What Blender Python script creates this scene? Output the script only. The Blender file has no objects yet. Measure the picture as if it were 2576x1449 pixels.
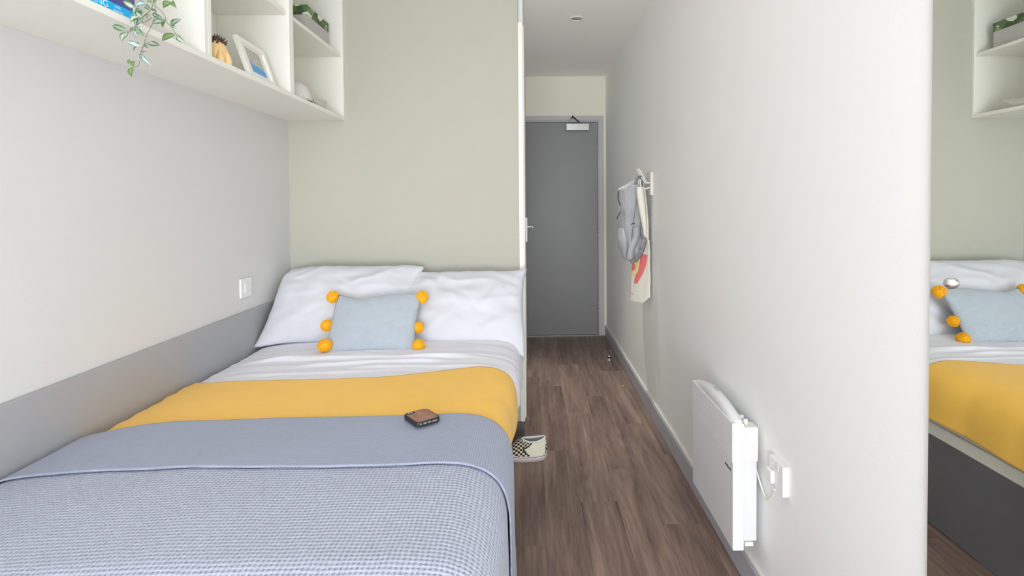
import bpy, bmesh, math, random
import numpy as np
from mathutils import Vector, Matrix, noise
random.seed(7)
S = bpy.context.scene
COL = S.collection

# ------------------------------------------------------------------ camera
W_, H_ = 2576.0, 1449.0
FPX = 1250.0
CX, CY = 1357.38, 537.09
CAM = Vector((0.0, 0.0, 1.26))
RIGHT = Vector((0.9997857, -0.0195407, -0.0068319))
DOWN = Vector((-0.0072606, -0.0219547, -0.9997326))
FWD = Vector((0.0193855, 0.9995680, -0.0220919))
cam = bpy.data.cameras.new('camera')
camo = bpy.data.objects.new('camera', cam)
COL.objects.link(camo)
cam.sensor_width = 36.0
cam.sensor_fit = 'HORIZONTAL'
cam.lens = FPX / W_ * 36.0
cam.shift_x = (W_ / 2 - CX) / W_
cam.shift_y = (CY - H_ / 2) / W_
cam.clip_start = 0.02
up = -DOWN
back = -FWD
camo.matrix_world = Matrix(((RIGHT.x, up.x, back.x, CAM.x), (RIGHT.y, up.y, back.y, CAM.y),
                            (RIGHT.z, up.z, back.z, CAM.z), (0, 0, 0, 1)))
S.camera = camo

# ------------------------------------------------------------------ light, world, exposure
S.view_settings.view_transform = 'Standard'
S.view_settings.look = 'None'
S.view_settings.gamma = 1.0
S.view_settings.exposure = 0.0
S.view_settings.use_curve_mapping = False
S.cycles.max_bounces = 16
S.cycles.diffuse_bounces = 10
world = bpy.data.worlds.new('world')
S.world = world
world.use_nodes = True
bg = world.node_tree.nodes['Background']
bg.inputs[0].default_value = (0.86, 0.93, 1.0, 1)
bg.inputs[1].default_value = 4.0


def area(name, loc, rot, sx, sy, power, color, spread=math.pi):
    l = bpy.data.lights.new(name, 'AREA')
    l.shape = 'RECTANGLE'
    l.size = sx
    l.size_y = sy
    l.energy = power
    l.color = color
    l.spread = spread
    o = bpy.data.objects.new(name, l)
    o.location = loc
    o.rotation_euler = rot
    COL.objects.link(o)
    return o


# daylight entering by the window in the wall behind the camera
area('window_daylight', (-0.25, -2.32, 1.10), (math.radians(90), 0, 0), 1.5, 1.8, 72, (0.93, 0.965, 1.0))
# added fill light behind the camera, given the form of a globe lamp
gl = bpy.data.lights.new('added_fill_light', 'POINT')
gl.energy = 34
gl.color = (0.99, 0.985, 1.0)
gl.shadow_soft_size = 0.14
glo = bpy.data.objects.new('added_fill_light', gl)
glo.location = (0.30, -0.75, 0.85)
COL.objects.link(glo)

# fill beam added to brighten the hallway, placed at the switched-off downlight
dlg = bpy.data.lights.new('hall_fill_beam', 'SPOT')
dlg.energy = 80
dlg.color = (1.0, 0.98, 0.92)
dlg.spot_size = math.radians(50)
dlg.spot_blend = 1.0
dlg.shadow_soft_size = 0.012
dlo = bpy.data.objects.new('hall_fill_beam', dlg)
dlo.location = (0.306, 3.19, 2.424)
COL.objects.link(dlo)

# ------------------------------------------------------------------ helpers


def lin(c):
    return tuple(((x / 255.0) / 12.92 if x / 255.0 <= 0.04045 else ((x / 255.0 + 0.055) / 1.055) ** 2.4) for x in c) + (1.0,)


def new_mat(name):
    m = bpy.data.materials.new(name)
    m.use_nodes = True
    nt = m.node_tree
    return m, nt, nt.nodes['Principled BSDF']


def mat(name, rgb, rough=0.5, metal=0.0, vary=0.03, nscale=30.0, bump=0.0, bscale=200.0, spec=0.5, coat=0.0, sheen=0.0):
    """plain procedural surface: colour with faint mottling and a fine bump"""
    m, nt, b = new_mat(name)
    c = lin(rgb)
    tc = nt.nodes.new('ShaderNodeTexCoord')
    n = nt.nodes.new('ShaderNodeTexNoise')
    n.inputs['Scale'].default_value = nscale
    n.inputs['Detail'].default_value = 3
    nt.links.new(tc.outputs['Object'], n.inputs['Vector'])
    r = nt.nodes.new('ShaderNodeMixRGB')
    r.inputs[1].default_value = tuple(x * (1 - vary) for x in c[:3]) + (1,)
    r.inputs[2].default_value = tuple(min(1, x * (1 + vary)) for x in c[:3]) + (1,)
    nt.links.new(n.outputs['Fac'], r.inputs[0])
    nt.links.new(r.outputs[0], b.inputs['Base Color'])
    b.inputs['Roughness'].default_value = rough
    b.inputs['Metallic'].default_value = metal
    b.inputs['Specular IOR Level'].default_value = spec
    b.inputs['Coat Weight'].default_value = coat
    b.inputs['Sheen Weight'].default_value = sheen
    if bump > 0:
        n2 = nt.nodes.new('ShaderNodeTexNoise')
        n2.inputs['Scale'].default_value = bscale
        n2.inputs['Detail'].default_value = 2
        nt.links.new(tc.outputs['Object'], n2.inputs['Vector'])
        bp = nt.nodes.new('ShaderNodeBump')
        bp.inputs['Strength'].default_value = bump
        bp.inputs['Distance'].default_value = 0.002
        nt.links.new(n2.outputs['Fac'], bp.inputs['Height'])
        nt.links.new(bp.outputs[0], b.inputs['Normal'])
    return m


def mth(nt, op, a, b=None, clamp=False):
    n = nt.nodes.new('ShaderNodeMath')
    n.operation = op
    n.use_clamp = clamp
    for i, v in enumerate((a, b)):
        if v is None:
            continue
        if isinstance(v, (int, float)):
            n.inputs[i].default_value = v
        else:
            nt.links.new(v, n.inputs[i])
    return n.outputs[0]


def link_obj(name, me, m=None, parent=None, smooth=False):
    o = bpy.data.objects.new(name, me)
    COL.objects.link(o)
    if m is not None:
        for q in (m if isinstance(m, (list, tuple)) else [m]):
            me.materials.append(q)
    if smooth:
        me.polygons.foreach_set('use_smooth', [True] * len(me.polygons))
    if parent is not None:
        o.parent = parent
        o.matrix_parent_inverse = parent.matrix_world.inverted() if parent.type != 'EMPTY' else Matrix.Translation(-Vector(parent.location))
        if parent.type == 'EMPTY' and tuple(parent.rotation_euler) != (0, 0, 0):
            raise RuntimeError('rotated empties are not used')
    return o


def obj(name, bm, m=None, parent=None, smooth=False):
    me = bpy.data.meshes.new(name)
    bm.normal_update()
    bm.to_mesh(me)
    bm.free()
    return link_obj(name, me, m, parent, smooth)


def tag(o, label=None, cat=None, group=None, kind=None):
    if label:
        o['label'] = label
    if cat:
        o['category'] = cat
    if group:
        o['group'] = group
    if kind:
        o['kind'] = kind
    return o


def empty(name, loc, label, cat, group=None):
    o = bpy.data.objects.new(name, None)
    o.location = loc
    o.empty_display_size = 0.05
    COL.objects.link(o)
    return tag(o, label, cat, group)


def bx(bm, x0, x1, y0, y1, z0, z1, bev=0.0, seg=2):
    t = bmesh.new()
    bmesh.ops.create_cube(t, size=1.0)
    for v in t.verts:
        v.co = Vector(((x0 + x1) / 2 + v.co.x * (x1 - x0), (y0 + y1) / 2 + v.co.y * (y1 - y0), (z0 + z1) / 2 + v.co.z * (z1 - z0)))
    if bev > 0:
        bmesh.ops.bevel(t, geom=list(t.edges), offset=bev, segments=seg, affect='EDGES', profile=0.5)
    merge(bm, t)


def merge(bm, t, M=None):
    me = bpy.data.meshes.new('tmp')
    if M is not None:
        bmesh.ops.transform(t, matrix=M, verts=t.verts)
    t.to_mesh(me)
    t.free()
    bm.from_mesh(me)
    bpy.data.meshes.remove(me)


def box(name, x0, x1, y0, y1, z0, z1, m, parent=None, bev=0.0, seg=2):
    bm = bmesh.new()
    bx(bm, x0, x1, y0, y1, z0, z1, bev, seg)
    return obj(name, bm, m, parent, smooth=False)


def smooth_path(pts, n=8):
    pts = [Vector(p) for p in pts]
    out = []
    for i in range(len(pts) - 1):
        p0 = pts[max(0, i - 1)]
        p1, p2 = pts[i], pts[i + 1]
        p3 = pts[min(len(pts) - 1, i + 2)]
        for k in range(n):
            t = k / n
            out.append(0.5 * ((2 * p1) + (p2 - p0) * t + (2 * p0 - 5 * p1 + 4 * p2 - p3) * t * t + (3 * p1 - p0 - 3 * p2 + p3) * t ** 3))
    out.append(pts[-1])
    return out


def tube(bm, pts, r, seg=8, rz=None, closed=False):
    """tube along pts; r is a number or a function of 0..1; rz = flattened second radius"""
    pts = [Vector(p) for p in pts]
    n = len(pts)
    rings = []
    prev = None
    for i, p in enumerate(pts):
        if closed:
            d = (pts[(i + 1) % n] - pts[i - 1]).normalized()
        else:
            d = (pts[min(n - 1, i + 1)] - pts[max(0, i - 1)]).normalized()
        if prev is None:
            a = Vector((0, 0, 1)) if abs(d.z) < 0.9 else Vector((1, 0, 0))
            u = d.cross(a).normalized()
        else:
            u = (prev - d * prev.dot(d)).normalized()
        prev = u
        w = d.cross(u)
        rr = r(i / (n - 1)) if callable(r) else r
        r2 = rr if rz is None else rz
        rings.append([bm.verts.new(p + u * rr * math.cos(2 * math.pi * k / seg) + w * r2 * math.sin(2 * math.pi * k / seg)) for k in range(seg)])
    m_ = n if closed else n - 1
    for i in range(m_):
        a, b = rings[i], rings[(i + 1) % n]
        for k in range(seg):
            bm.faces.new((a[k], a[(k + 1) % seg], b[(k + 1) % seg], b[k]))
    if not closed:
        bm.faces.new(list(reversed(rings[0])))
        bm.faces.new(rings[-1])
    return rings


def lathe(bm, prof, seg=24, M=None):
    t = bmesh.new()
    rings = []
    for r, z in prof:
        if r < 1e-6:
            rings.append([t.verts.new((0, 0, z))])
        else:
            rings.append([t.verts.new((r * math.cos(2 * math.pi * k / seg), r * math.sin(2 * math.pi * k / seg), z)) for k in range(seg)])
    for a, b in zip(rings[:-1], rings[1:]):
        for k in range(seg):
            k2 = (k + 1) % seg
            if len(a) == 1 and len(b) == 1:
                continue
            if len(a) == 1:
                t.faces.new((a[0], b[k2], b[k]))
            elif len(b) == 1:
                t.faces.new((a[k], a[k2], b[0]))
            else:
                t.faces.new((a[k], a[k2], b[k2], b[k]))
    bmesh.ops.recalc_face_normals(t, faces=t.faces)
    merge(bm, t, M)


def grid_mesh(name, P, m, parent=None, uv=None, closed_u=False, smooth=True):
    """P: (rows, cols, 3) array of points"""
    nr, nc = P.shape[:2]
    V = P.reshape(-1, 3)
    F = []
    cc = nc if closed_u else nc - 1
    idx = []
    for i in range(nr - 1):
        for j in range(cc):
            j2 = (j + 1) % nc
            F.append((i * nc + j, i * nc + j2, (i + 1) * nc + j2, (i + 1) * nc + j))
    me = bpy.data.meshes.new(name)
    me.from_pydata(V.tolist(), [], F)
    if uv is not None:
        ul = me.uv_layers.new(name='UVMap')
        U = uv.reshape(-1, 2)
        li = np.empty(len(me.loops), dtype=np.int32)
        me.loops.foreach_get('vertex_index', li)
        ul.data.foreach_set('uv', U[li].astype(np.float32).ravel())
    me.update()
    return link_obj(name, me, m, parent, smooth)


def nz(x, y, z=0.0):
    return noise.noise(Vector((x, y, z)))


def px2w(px, py, Y):
    """the point at depth Y seen at a pixel of the photograph (used once, to place things in the room)"""
    d = RIGHT * ((px - CX) / FPX) + DOWN * ((py - CY) / FPX) + FWD
    return CAM + d * ((Y - CAM.y) / d.y)


def px2x(px, py, X):
    d = RIGHT * ((px - CX) / FPX) + DOWN * ((py - CY) / FPX) + FWD
    return CAM + d * ((X - CAM.x) / d.x)


# ------------------------------------------------------------------ room dimensions
XL, XR = -1.2765, 0.7146
YB, YD, YF = 2.664, 4.655, -2.40
ZC = 2.433
XP = -0.034          # aisle side of the headboard partition

# ------------------------------------------------------------------ materials
M_wall = mat('wall_paint_light_grey', (211, 211, 211), 0.75, vary=0.012, nscale=3, bump=0.10, bscale=260, spec=0.3)
M_wall_r = mat('wall_paint_brightened', (240, 241, 240), 0.75, vary=0.010, nscale=3, bump=0.10, bscale=260, spec=0.3)  # wall paint brightened: the right wall's stronger light is put into the colour
M_wall_cast = mat('wall_paint_colour_cast', (184, 184, 172), 0.75, vary=0.012, nscale=3, bump=0.10, bscale=260, spec=0.3)  # grey wall paint with the headboard wall's darker colour cast mixed in
M_wall_cream = mat('wall_paint_cream', (242, 240, 224), 0.75, vary=0.012, nscale=3, bump=0.08, bscale=260, spec=0.3)
M_ceil = mat('ceiling_paint', (246, 244, 241), 0.8, vary=0.012, nscale=3, bump=0.06, spec=0.3)
M_skirt = mat('skirting_grey_paint', (176, 176, 184), 0.45, vary=0.03, nscale=8)
M_skirt_cap = mat('skirting_top_bead', (230, 229, 224), 0.5, vary=0.02)
M_panel = mat('grey_laminate', (162, 163, 166), 0.42, vary=0.02, nscale=6, bump=0.03)
M_white_lam = mat('white_laminate', (236, 236, 229), 0.35, vary=0.01, nscale=6)
M_cream_lam = mat('cream_laminate', (238, 238, 230), 0.38, vary=0.012, nscale=6)
M_white_pl = mat('white_plastic', (230, 230, 231), 0.3, vary=0.01)
M_cream_pl = mat('cream_plastic', (226, 225, 218), 0.35, vary=0.01)
M_enamel = mat('white_enamel', (226, 227, 231), 0.32, vary=0.008, coat=0.2)
M_enamel2 = mat('white_enamel_rear', (216, 217, 220), 0.4, vary=0.008)
M_door = mat('grey_door_laminate', (140, 140, 141), 0.42, vary=0.05, nscale=9, bump=0.05, bscale=120)
M_frame = mat('grey_door_frame_paint', (196, 195, 198), 0.5, vary=0.02)
M_steel = mat('satin_steel', (196, 196, 196), 0.3, metal=0.9, vary=0.02)
M_chrome = mat('chrome', (225, 225, 225), 0.08, metal=1.0, vary=0.0)
M_dark = mat('dark_gap', (40, 38, 38), 0.6)
M_base = mat('dark_grey_bed_base', (112, 112, 116), 0.55, vary=0.04, nscale=20)
M_plinth = mat('grey_brown_plinth', (112, 108, 104), 0.5, vary=0.03)
M_cotton = mat('white_cotton', (230, 231, 240), 0.85, vary=0.012, nscale=12, bump=0.12, bscale=500, sheen=0.1)
M_case = mat('white_pillowcase', (212, 214, 222), 0.85, vary=0.012, nscale=12, bump=0.12, bscale=500, sheen=0.1)
M_matt = mat('white_mattress', (228, 227, 224), 0.85, vary=0.02, bump=0.2)
M_cable = mat('cream_cable', (226, 224, 212), 0.45)
M_mirror, _nt, _b = new_mat('mirror_silver')
_b.inputs['Base Color'].default_value = (0.86, 0.88, 0.86, 1)
_b.inputs['Metallic'].default_value = 1.0
_b.inputs['Roughness'].default_value = 0.0
_n = _nt.nodes.new('ShaderNodeTexNoise')
_n.inputs['Scale'].default_value = 160
_r = _nt.nodes.new('ShaderNodeMapRange')
_r.inputs[1].default_value = 0.72
_r.inputs[2].default_value = 0.80
_r.inputs[3].default_value = 0.0
_r.inputs[4].default_value = 0.25
_nt.links.new(_n.outputs['Fac'], _r.inputs[0])
_nt.links.new(_r.outputs[0], _b.inputs['Roughness'])


def wood_floor_mat():
    m, nt, b = new_mat('brown_oak_vinyl')
    tc = nt.nodes.new('ShaderNodeTexCoord')
    oi = nt.nodes.new('ShaderNodeObjectInfo')
    add = nt.nodes.new('ShaderNodeVectorMath')
    add.operation = 'ADD'
    comb = nt.nodes.new('ShaderNodeCombineXYZ')
    nt.links.new(mth(nt, 'MULTIPLY', oi.outputs['Random'], 37.0), comb.inputs[0])
    nt.links.new(mth(nt, 'MULTIPLY', oi.outputs['Random'], 91.0), comb.inputs[1])
    nt.links.new(tc.outputs['Object'], add.inputs[0])
    nt.links.new(comb.outputs[0], add.inputs[1])
    # long streaks
    mp = nt.nodes.new('ShaderNodeMapping')
    mp.inputs['Scale'].default_value = (38, 2.2, 1)
    nt.links.new(add.outputs[0], mp.inputs[0])
    n1 = nt.nodes.new('ShaderNodeTexNoise')
    n1.inputs['Scale'].default_value = 1.0
    n1.inputs['Detail'].default_value = 5
    n1.inputs['Roughness'].default_value = 0.62
    nt.links.new(mp.outputs[0], n1.inputs['Vector'])
    # cathedral figure: rings of a stretched, warped distance
    mp2 = nt.nodes.new('ShaderNodeMapping')
    mp2.inputs['Scale'].default_value = (7.0, 0.75, 1)
    nt.links.new(add.outputs[0], mp2.inputs[0])
    n2 = nt.nodes.new('ShaderNodeTexNoise')
    n2.inputs['Scale'].default_value = 1.0
    n2.inputs['Detail'].default_value = 1.0
    n2.inputs['Roughness'].default_value = 0.3
    nt.links.new(mp2.outputs[0], n2.inputs['Vector'])
    rings = mth(nt, 'MULTIPLY', n2.outputs['Fac'], 95.0)
    rings = mth(nt, 'SINE', rings)
    rings = mth(nt, 'MULTIPLY', mth(nt, 'ADD', rings, 1.0), 0.5)
    rings = mth(nt, 'POWER', rings, 2.0)
    # broad tone
    mp3 = nt.nodes.new('ShaderNodeMapping')
    mp3.inputs['Scale'].default_value = (16, 1.4, 1)
    nt.links.new(add.outputs[0], mp3.inputs[0])
    n3 = nt.nodes.new('ShaderNodeTexNoise')
    n3.inputs['Scale'].default_value = 1.0
    n3.inputs['Detail'].default_value = 2
    nt.links.new(mp3.outputs[0], n3.inputs['Vector'])
    # fine pores
    mp4 = nt.nodes.new('ShaderNodeMapping')
    mp4.inputs['Scale'].default_value = (420, 14, 1)
    nt.links.new(add.outputs[0], mp4.inputs[0])
    n4 = nt.nodes.new('ShaderNodeTexNoise')
    n4.inputs['Scale'].default_value = 1.0
    n4.inputs['Detail'].default_value = 2
    nt.links.new(mp4.outputs[0], n4.inputs['Vector'])
    f = mth(nt, 'MULTIPLY', n1.outputs['Fac'], 0.55)
    f = mth(nt, 'ADD', f, mth(nt, 'MULTIPLY', n3.outputs['Fac'], 0.50))
    f = mth(nt, 'SUBTRACT', f, mth(nt, 'MULTIPLY', rings, 0.055))
    f = mth(nt, 'ADD', f, mth(nt, 'MULTIPLY', mth(nt, 'SUBTRACT', n4.outputs['Fac'], 0.5), 0.28))
    f = mth(nt, 'ADD', f, mth(nt, 'MULTIPLY', mth(nt, 'SUBTRACT', oi.outputs['Random'], 0.5), 0.12))
    cr = nt.nodes.new('ShaderNodeValToRGB')
    cr.color_ramp.elements[0].position = 0.28
    cr.color_ramp.elements[0].color = lin((84, 67, 62))
    cr.color_ramp.elements[1].position = 0.74
    cr.color_ramp.elements[1].color = lin((166, 143, 127))
    e = cr.color_ramp.elements.new(0.5)
    e.color = lin((128, 107, 97))
    nt.links.new(f, cr.inputs[0])
    nt.links.new(cr.outputs[0], b.inputs['Base Color'])
    b.inputs['Roughness'].default_value = 0.42
    bp = nt.nodes.new('ShaderNodeBump')
    bp.inputs['Strength'].default_value = 0.12
    bp.inputs['Distance'].default_value = 0.001
    nt.links.new(f, bp.inputs['Height'])
    nt.links.new(bp.outputs[0], b.inputs['Normal'])
    return m


def waffle_mat(name, cell, lo, hi, bump=0.6, speck=0.35):
    m, nt, b = new_mat(name)
    tc = nt.nodes.new('ShaderNodeTexCoord')
    sep = nt.nodes.new('ShaderNodeSeparateXYZ')
    # slight weave irregularity
    nn = nt.nodes.new('ShaderNodeTexNoise')
    nn.inputs['Scale'].default_value = 14
    nn.inputs['Detail'].default_value = 2
    nt.links.new(tc.outputs['UV'], nn.inputs['Vector'])
    mul = nt.nodes.new('ShaderNodeVectorMath')
    mul.operation = 'SCALE'
    mul.inputs['Scale'].default_value = cell * 0.9
    nt.links.new(nn.outputs['Color'], mul.inputs[0])
    ad = nt.nodes.new('ShaderNodeVectorMath')
    ad.operation = 'ADD'
    nt.links.new(tc.outputs['UV'], ad.inputs[0])
    nt.links.new(mul.outputs[0], ad.inputs[1])
    nt.links.new(ad.outputs[0], sep.inputs[0])
    cx = mth(nt, 'ABSOLUTE', mth(nt, 'COSINE', mth(nt, 'MULTIPLY', sep.outputs[0], math.pi / cell)))
    cy = mth(nt, 'ABSOLUTE', mth(nt, 'COSINE', mth(nt, 'MULTIPLY', sep.outputs[1], math.pi / cell)))
    rx = mth(nt, 'POWER', cx, 1.1)
    ry = mth(nt, 'POWER', cy, 1.1)
    h = mth(nt, 'ADD', mth(nt, 'MULTIPLY', mth(nt, 'MAXIMUM', rx, ry), 0.45), mth(nt, 'MULTIPLY', mth(nt, 'ADD', rx, mth(nt, 'MULTIPLY', ry, 0.8)), 0.30))
    n = nt.nodes.new('ShaderNodeTexNoise')
    n.inputs['Scale'].default_value = 520
    n.inputs['Detail'].default_value = 2
    nt.links.new(tc.outputs['UV'], n.inputs['Vector'])
    mp = nt.nodes.new('ShaderNodeMapping')
    mp.inputs['Scale'].default_value = (1, 5, 1)
    nt.links.new(tc.outputs['UV'], mp.inputs[0])
    nb = nt.nodes.new('ShaderNodeTexNoise')
    nb.inputs['Scale'].default_value = 60
    nb.inputs['Detail'].default_value = 3
    nt.links.new(mp.outputs[0], nb.inputs['Vector'])
    f = mth(nt, 'MULTIPLY', h, 0.62)
    f = mth(nt, 'ADD', f, mth(nt, 'MULTIPLY', mth(nt, 'SUBTRACT', n.outputs['Fac'], 0.5), speck * 2.2))
    f = mth(nt, 'ADD', f, mth(nt, 'MULTIPLY', mth(nt, 'SUBTRACT', nb.outputs['Fac'], 0.5), speck * 1.4), )
    f = mth(nt, 'ADD', f, 0.12, clamp=True)
    mx = nt.nodes.new('ShaderNodeMixRGB')
    mx.inputs[1].default_value = lin(lo)
    mx.inputs[2].default_value = lin(hi)
    nt.links.new(f, mx.inputs[0])
    nt.links.new(mx.outputs[0], b.inputs['Base Color'])
    b.inputs['Roughness'].default_value = 0.9
    b.inputs['Sheen Weight'].default_value = 0.15
    bp = nt.nodes.new('ShaderNodeBump')
    bp.inputs['Strength'].default_value = bump
    bp.inputs['Distance'].default_value = cell * 0.35
    hh = mth(nt, 'ADD', h, mth(nt, 'MULTIPLY', n.outputs['Fac'], 0.35))
    nt.links.new(hh, bp.inputs['Height'])
    nt.links.new(bp.outputs[0], b.inputs['Normal'])
    return m


def knit_mat(name, lo, hi, cell, bump=0.4, sheen=0.2):
    """small knitted stitches over UV in metres"""
    m, nt, b = new_mat(name)
    tc = nt.nodes.new('ShaderNodeTexCoord')
    sep = nt.nodes.new('ShaderNodeSeparateXYZ')
    nt.links.new(tc.outputs['UV'], sep.inputs[0])
    a = mth(nt, 'SINE', mth(nt, 'MULTIPLY', sep.outputs[0], 2 * math.pi / cell))
    c = mth(nt, 'SINE', mth(nt, 'MULTIPLY', sep.outputs[1], 2 * math.pi / cell))
    h = mth(nt, 'ADD', mth(nt, 'MULTIPLY', mth(nt, 'MULTIPLY', a, c), 0.5), 0.5)
    n = nt.nodes.new('ShaderNodeTexNoise')
    n.inputs['Scale'].default_value = 25
    n.inputs['Detail'].default_value = 4
    nt.links.new(tc.outputs['UV'], n.inputs['Vector'])
    f = mth(nt, 'ADD', mth(nt, 'MULTIPLY', h, 0.55), mth(nt, 'MULTIPLY', n.outputs['Fac'], 0.45), clamp=True)
    mx = nt.nodes.new('ShaderNodeMixRGB')
    mx.inputs[1].default_value = lin(lo)
    mx.inputs[2].default_value = lin(hi)
    nt.links.new(f, mx.inputs[0])
    nt.links.new(mx.outputs[0], b.inputs['Base Color'])
    b.inputs['Roughness'].default_value = 0.92
    b.inputs['Sheen Weight'].default_value = sheen
    bp = nt.nodes.new('ShaderNodeBump')
    bp.inputs['Strength'].default_value = bump
    bp.inputs['Distance'].default_value = cell * 0.4
    nt.links.new(h, bp.inputs['Height'])
    nt.links.new(bp.outputs[0], b.inputs['Normal'])
    return m


def checker_mat(name, c1, c2, scale, rough=0.8):
    m, nt, b = new_mat(name)
    tc = nt.nodes.new('ShaderNodeTexCoord')
    ch = nt.nodes.new('ShaderNodeTexChecker')
    ch.inputs['Scale'].default_value = scale
    ch.inputs['Color1'].default_value = lin(c1)
    ch.inputs['Color2'].default_value = lin(c2)
    nt.links.new(tc.outputs['UV'], ch.inputs['Vector'])
    nt.links.new(ch.outputs['Color'], b.inputs['Base Color'])
    b.inputs['Roughness'].default_value = rough
    return m


def leaf_print_mat(name):
    m, nt, b = new_mat(name)
    tc = nt.nodes.new('ShaderNodeTexCoord')
    mp = nt.nodes.new('ShaderNodeMapping')
    mp.inputs['Rotation'].default_value = (0.5, 0.7, 0.6)
    mp.inputs['Scale'].default_value = (1, 1, 1.6)
    nt.links.new(tc.outputs['Object'], mp.inputs[0])
    v = nt.nodes.new('ShaderNodeTexVoronoi')
    v.inputs['Scale'].default_value = 24
    nt.links.new(mp.outputs[0], v.inputs['Vector'])
    cr = nt.nodes.new('ShaderNodeValToRGB')
    cr.color_ramp.interpolation = 'CONSTANT'
    cols = [(0.0, (92, 116, 78)), (0.28, (226, 230, 216)), (0.45, (138, 158, 116)), (0.62, (70, 88, 58)), (0.75, (214, 226, 200)), (0.9, (112, 138, 92))]
    cr.color_ramp.elements[0].color = lin(cols[0][1])
    cr.color_ramp.elements[1].position = cols[1][0]
    cr.color_ramp.elements[1].color = lin(cols[1][1])
    for p, c in cols[2:]:
        e = cr.color_ramp.elements.new(p)
        e.color = lin(c)
    sp = nt.nodes.new('ShaderNodeSeparateColor')
    nt.links.new(v.outputs['Color'], sp.inputs[0])
    nt.links.new(sp.outputs[0], cr.inputs[0])
    nt.links.new(cr.outputs[0], b.inputs['Base Color'])
    b.inputs['Roughness'].default_value = 0.6
    return m


def speckle_mat(name, c1, c2, scale, rough=0.9, bump=0.5):
    m, nt, b = new_mat(name)
    tc = nt.nodes.new('ShaderNodeTexCoord')
    n = nt.nodes.new('ShaderNodeTexNoise')
    n.inputs['Scale'].default_value = scale
    n.inputs['Detail'].default_value = 4
    n.inputs['Roughness'].default_value = 0.7
    nt.links.new(tc.outputs['Object'], n.inputs['Vector'])
    cr = nt.nodes.new('ShaderNodeValToRGB')
    cr.color_ramp.elements[0].position = 0.36
    cr.color_ramp.elements[0].color = lin(c1)
    cr.color_ramp.elements[1].position = 0.62
    cr.color_ramp.elements[1].color = lin(c2)
    nt.links.new(n.outputs['Fac'], cr.inputs[0])
    nt.links.new(cr.outputs[0], b.inputs['Base Color'])
    b.inputs['Roughness'].default_value = rough
    bp = nt.nodes.new('ShaderNodeBump')
    bp.inputs['Strength'].default_value = bump
    bp.inputs['Distance'].default_value = 0.001
    nt.links.new(n.outputs['Fac'], bp.inputs['Height'])
    nt.links.new(bp.outputs[0], b.inputs['Normal'])
    return m


M_floor = wood_floor_mat()
M_waffle = waffle_mat('blue_grey_waffle', 0.0092, (118, 125, 147), (198, 203, 220), bump=0.75, speck=0.5)
M_waffle_f = waffle_mat('blue_grey_waffle_reverse', 0.0052, (118, 126, 148), (172, 178, 198), bump=0.3, speck=0.3)
M_yellow = knit_mat('mustard_fleece', (242, 188, 72), (250, 200, 92), 0.003, bump=0.15, sheen=0.15)
M_cushion = knit_mat('pale_blue_knit', (166, 178, 192), (198, 207, 216), 0.0052, bump=0.7)
M_pom = mat('mustard_yarn', (250, 192, 12), 0.9, vary=0.15, nscale=60, sheen=0.2)
M_heather = speckle_mat('heather_grey_canvas', (146, 148, 153), (196, 198, 203), 620, bump=0.3)
M_strap = speckle_mat('dark_grey_webbing', (112, 114, 120), (142, 144, 150), 200)

# ------------------------------------------------------------------ room shell


def struct(o):
    o['kind'] = 'structure'
    return o


fl = struct(box('floor', XL - .1, XR + .1, YF - .1, YD + .2, -0.06, -0.004, M_dark))
# planks: 152 mm wide, 880 mm long, run towards the door
PW, PL = 0.152, 0.885
rows = {0: 2.496, 1: 2.06, 2: 2.311, 3: 2.789, 4: 2.44, -1: 1.795, -2: 2.15, -3: 2.6, -4: 1.9, -5: 2.3, -6: 2.7, -7: 2.05, -8: 2.45, -9: 1.85, -10: 2.2}
plank_cache = {}
for k in range(-9, 5):
    x0 = 0.054 + k * PW
    x1 = x0 + PW
    x0c, x1c = max(x0, XL), min(x1, XR - 0.002)
    if x1c - x0c < 0.01:
        continue
    y = rows[k] - math.ceil((rows[k] - YF) / PL) * PL
    while y < YD - 0.01:
        a, b = max(y, YF), min(y + PL, YD + 0.0)
        if b - a > 0.02:
            key = (round(x1c - x0c, 3), round(b - a, 3))
            if key not in plank_cache:
                bm = bmesh.new()
                w, l = key
                g = 0.00022
                bx(bm, g, w - g, g, l - g, -0.004, 0.0, 0.0003, 1)
                me = bpy.data.meshes.new('plank')
                bm.to_mesh(me)
                bm.free()
                me.materials.append(M_floor)
                plank_cache[key] = me
            o = bpy.data.objects.new('plank', plank_cache[key])
            o.location = (x0c, a, 0)
            COL.objects.link(o)
            o.parent = fl
        y += PL

struct(box('ceiling', XL - .1, XR + .1, YF - .1, YD + .2, ZC, ZC + .08, M_ceil))
struct(box('wall_left', XL - .1, XL, YF - .1, YB + .1, -0.004, ZC, M_wall))
struct(box('wall_right', XR, XR + .1, YF - .1, YD + .1, -0.004, ZC, M_wall_r))
struct(box('wall_back', XL, XP - 0.0245, YB, YB + .10, -0.004, ZC, M_wall_cast))
# hallway side (bathroom pod) beyond the wardrobe
bm = bmesh.new()
bx(bm, XP - .10, XP, 3.66 + .02, YD, -0.004, ZC)
bx(bm, XP - .10, XP, 2.882, 3.66 + .02, 2.04, ZC)
bx(bm, XP - .10, XP - .001, YB + .101, 2.882, 2.222, ZC)
struct(obj('wall_hall', bm, M_wall_r))
# door wall
bm = bmesh.new()
bx(bm, XP, 0.716, YD, YD + .12, 2.068, ZC)
bx(bm, 0.695, XR, YD, YD + .12, -0.004, 2.068)
bx(bm, XP - .13, XP - .10 + .0, YD, YD + .12, -0.004, ZC)
struct(obj('wall_far', bm, M_wall_cream))
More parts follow.
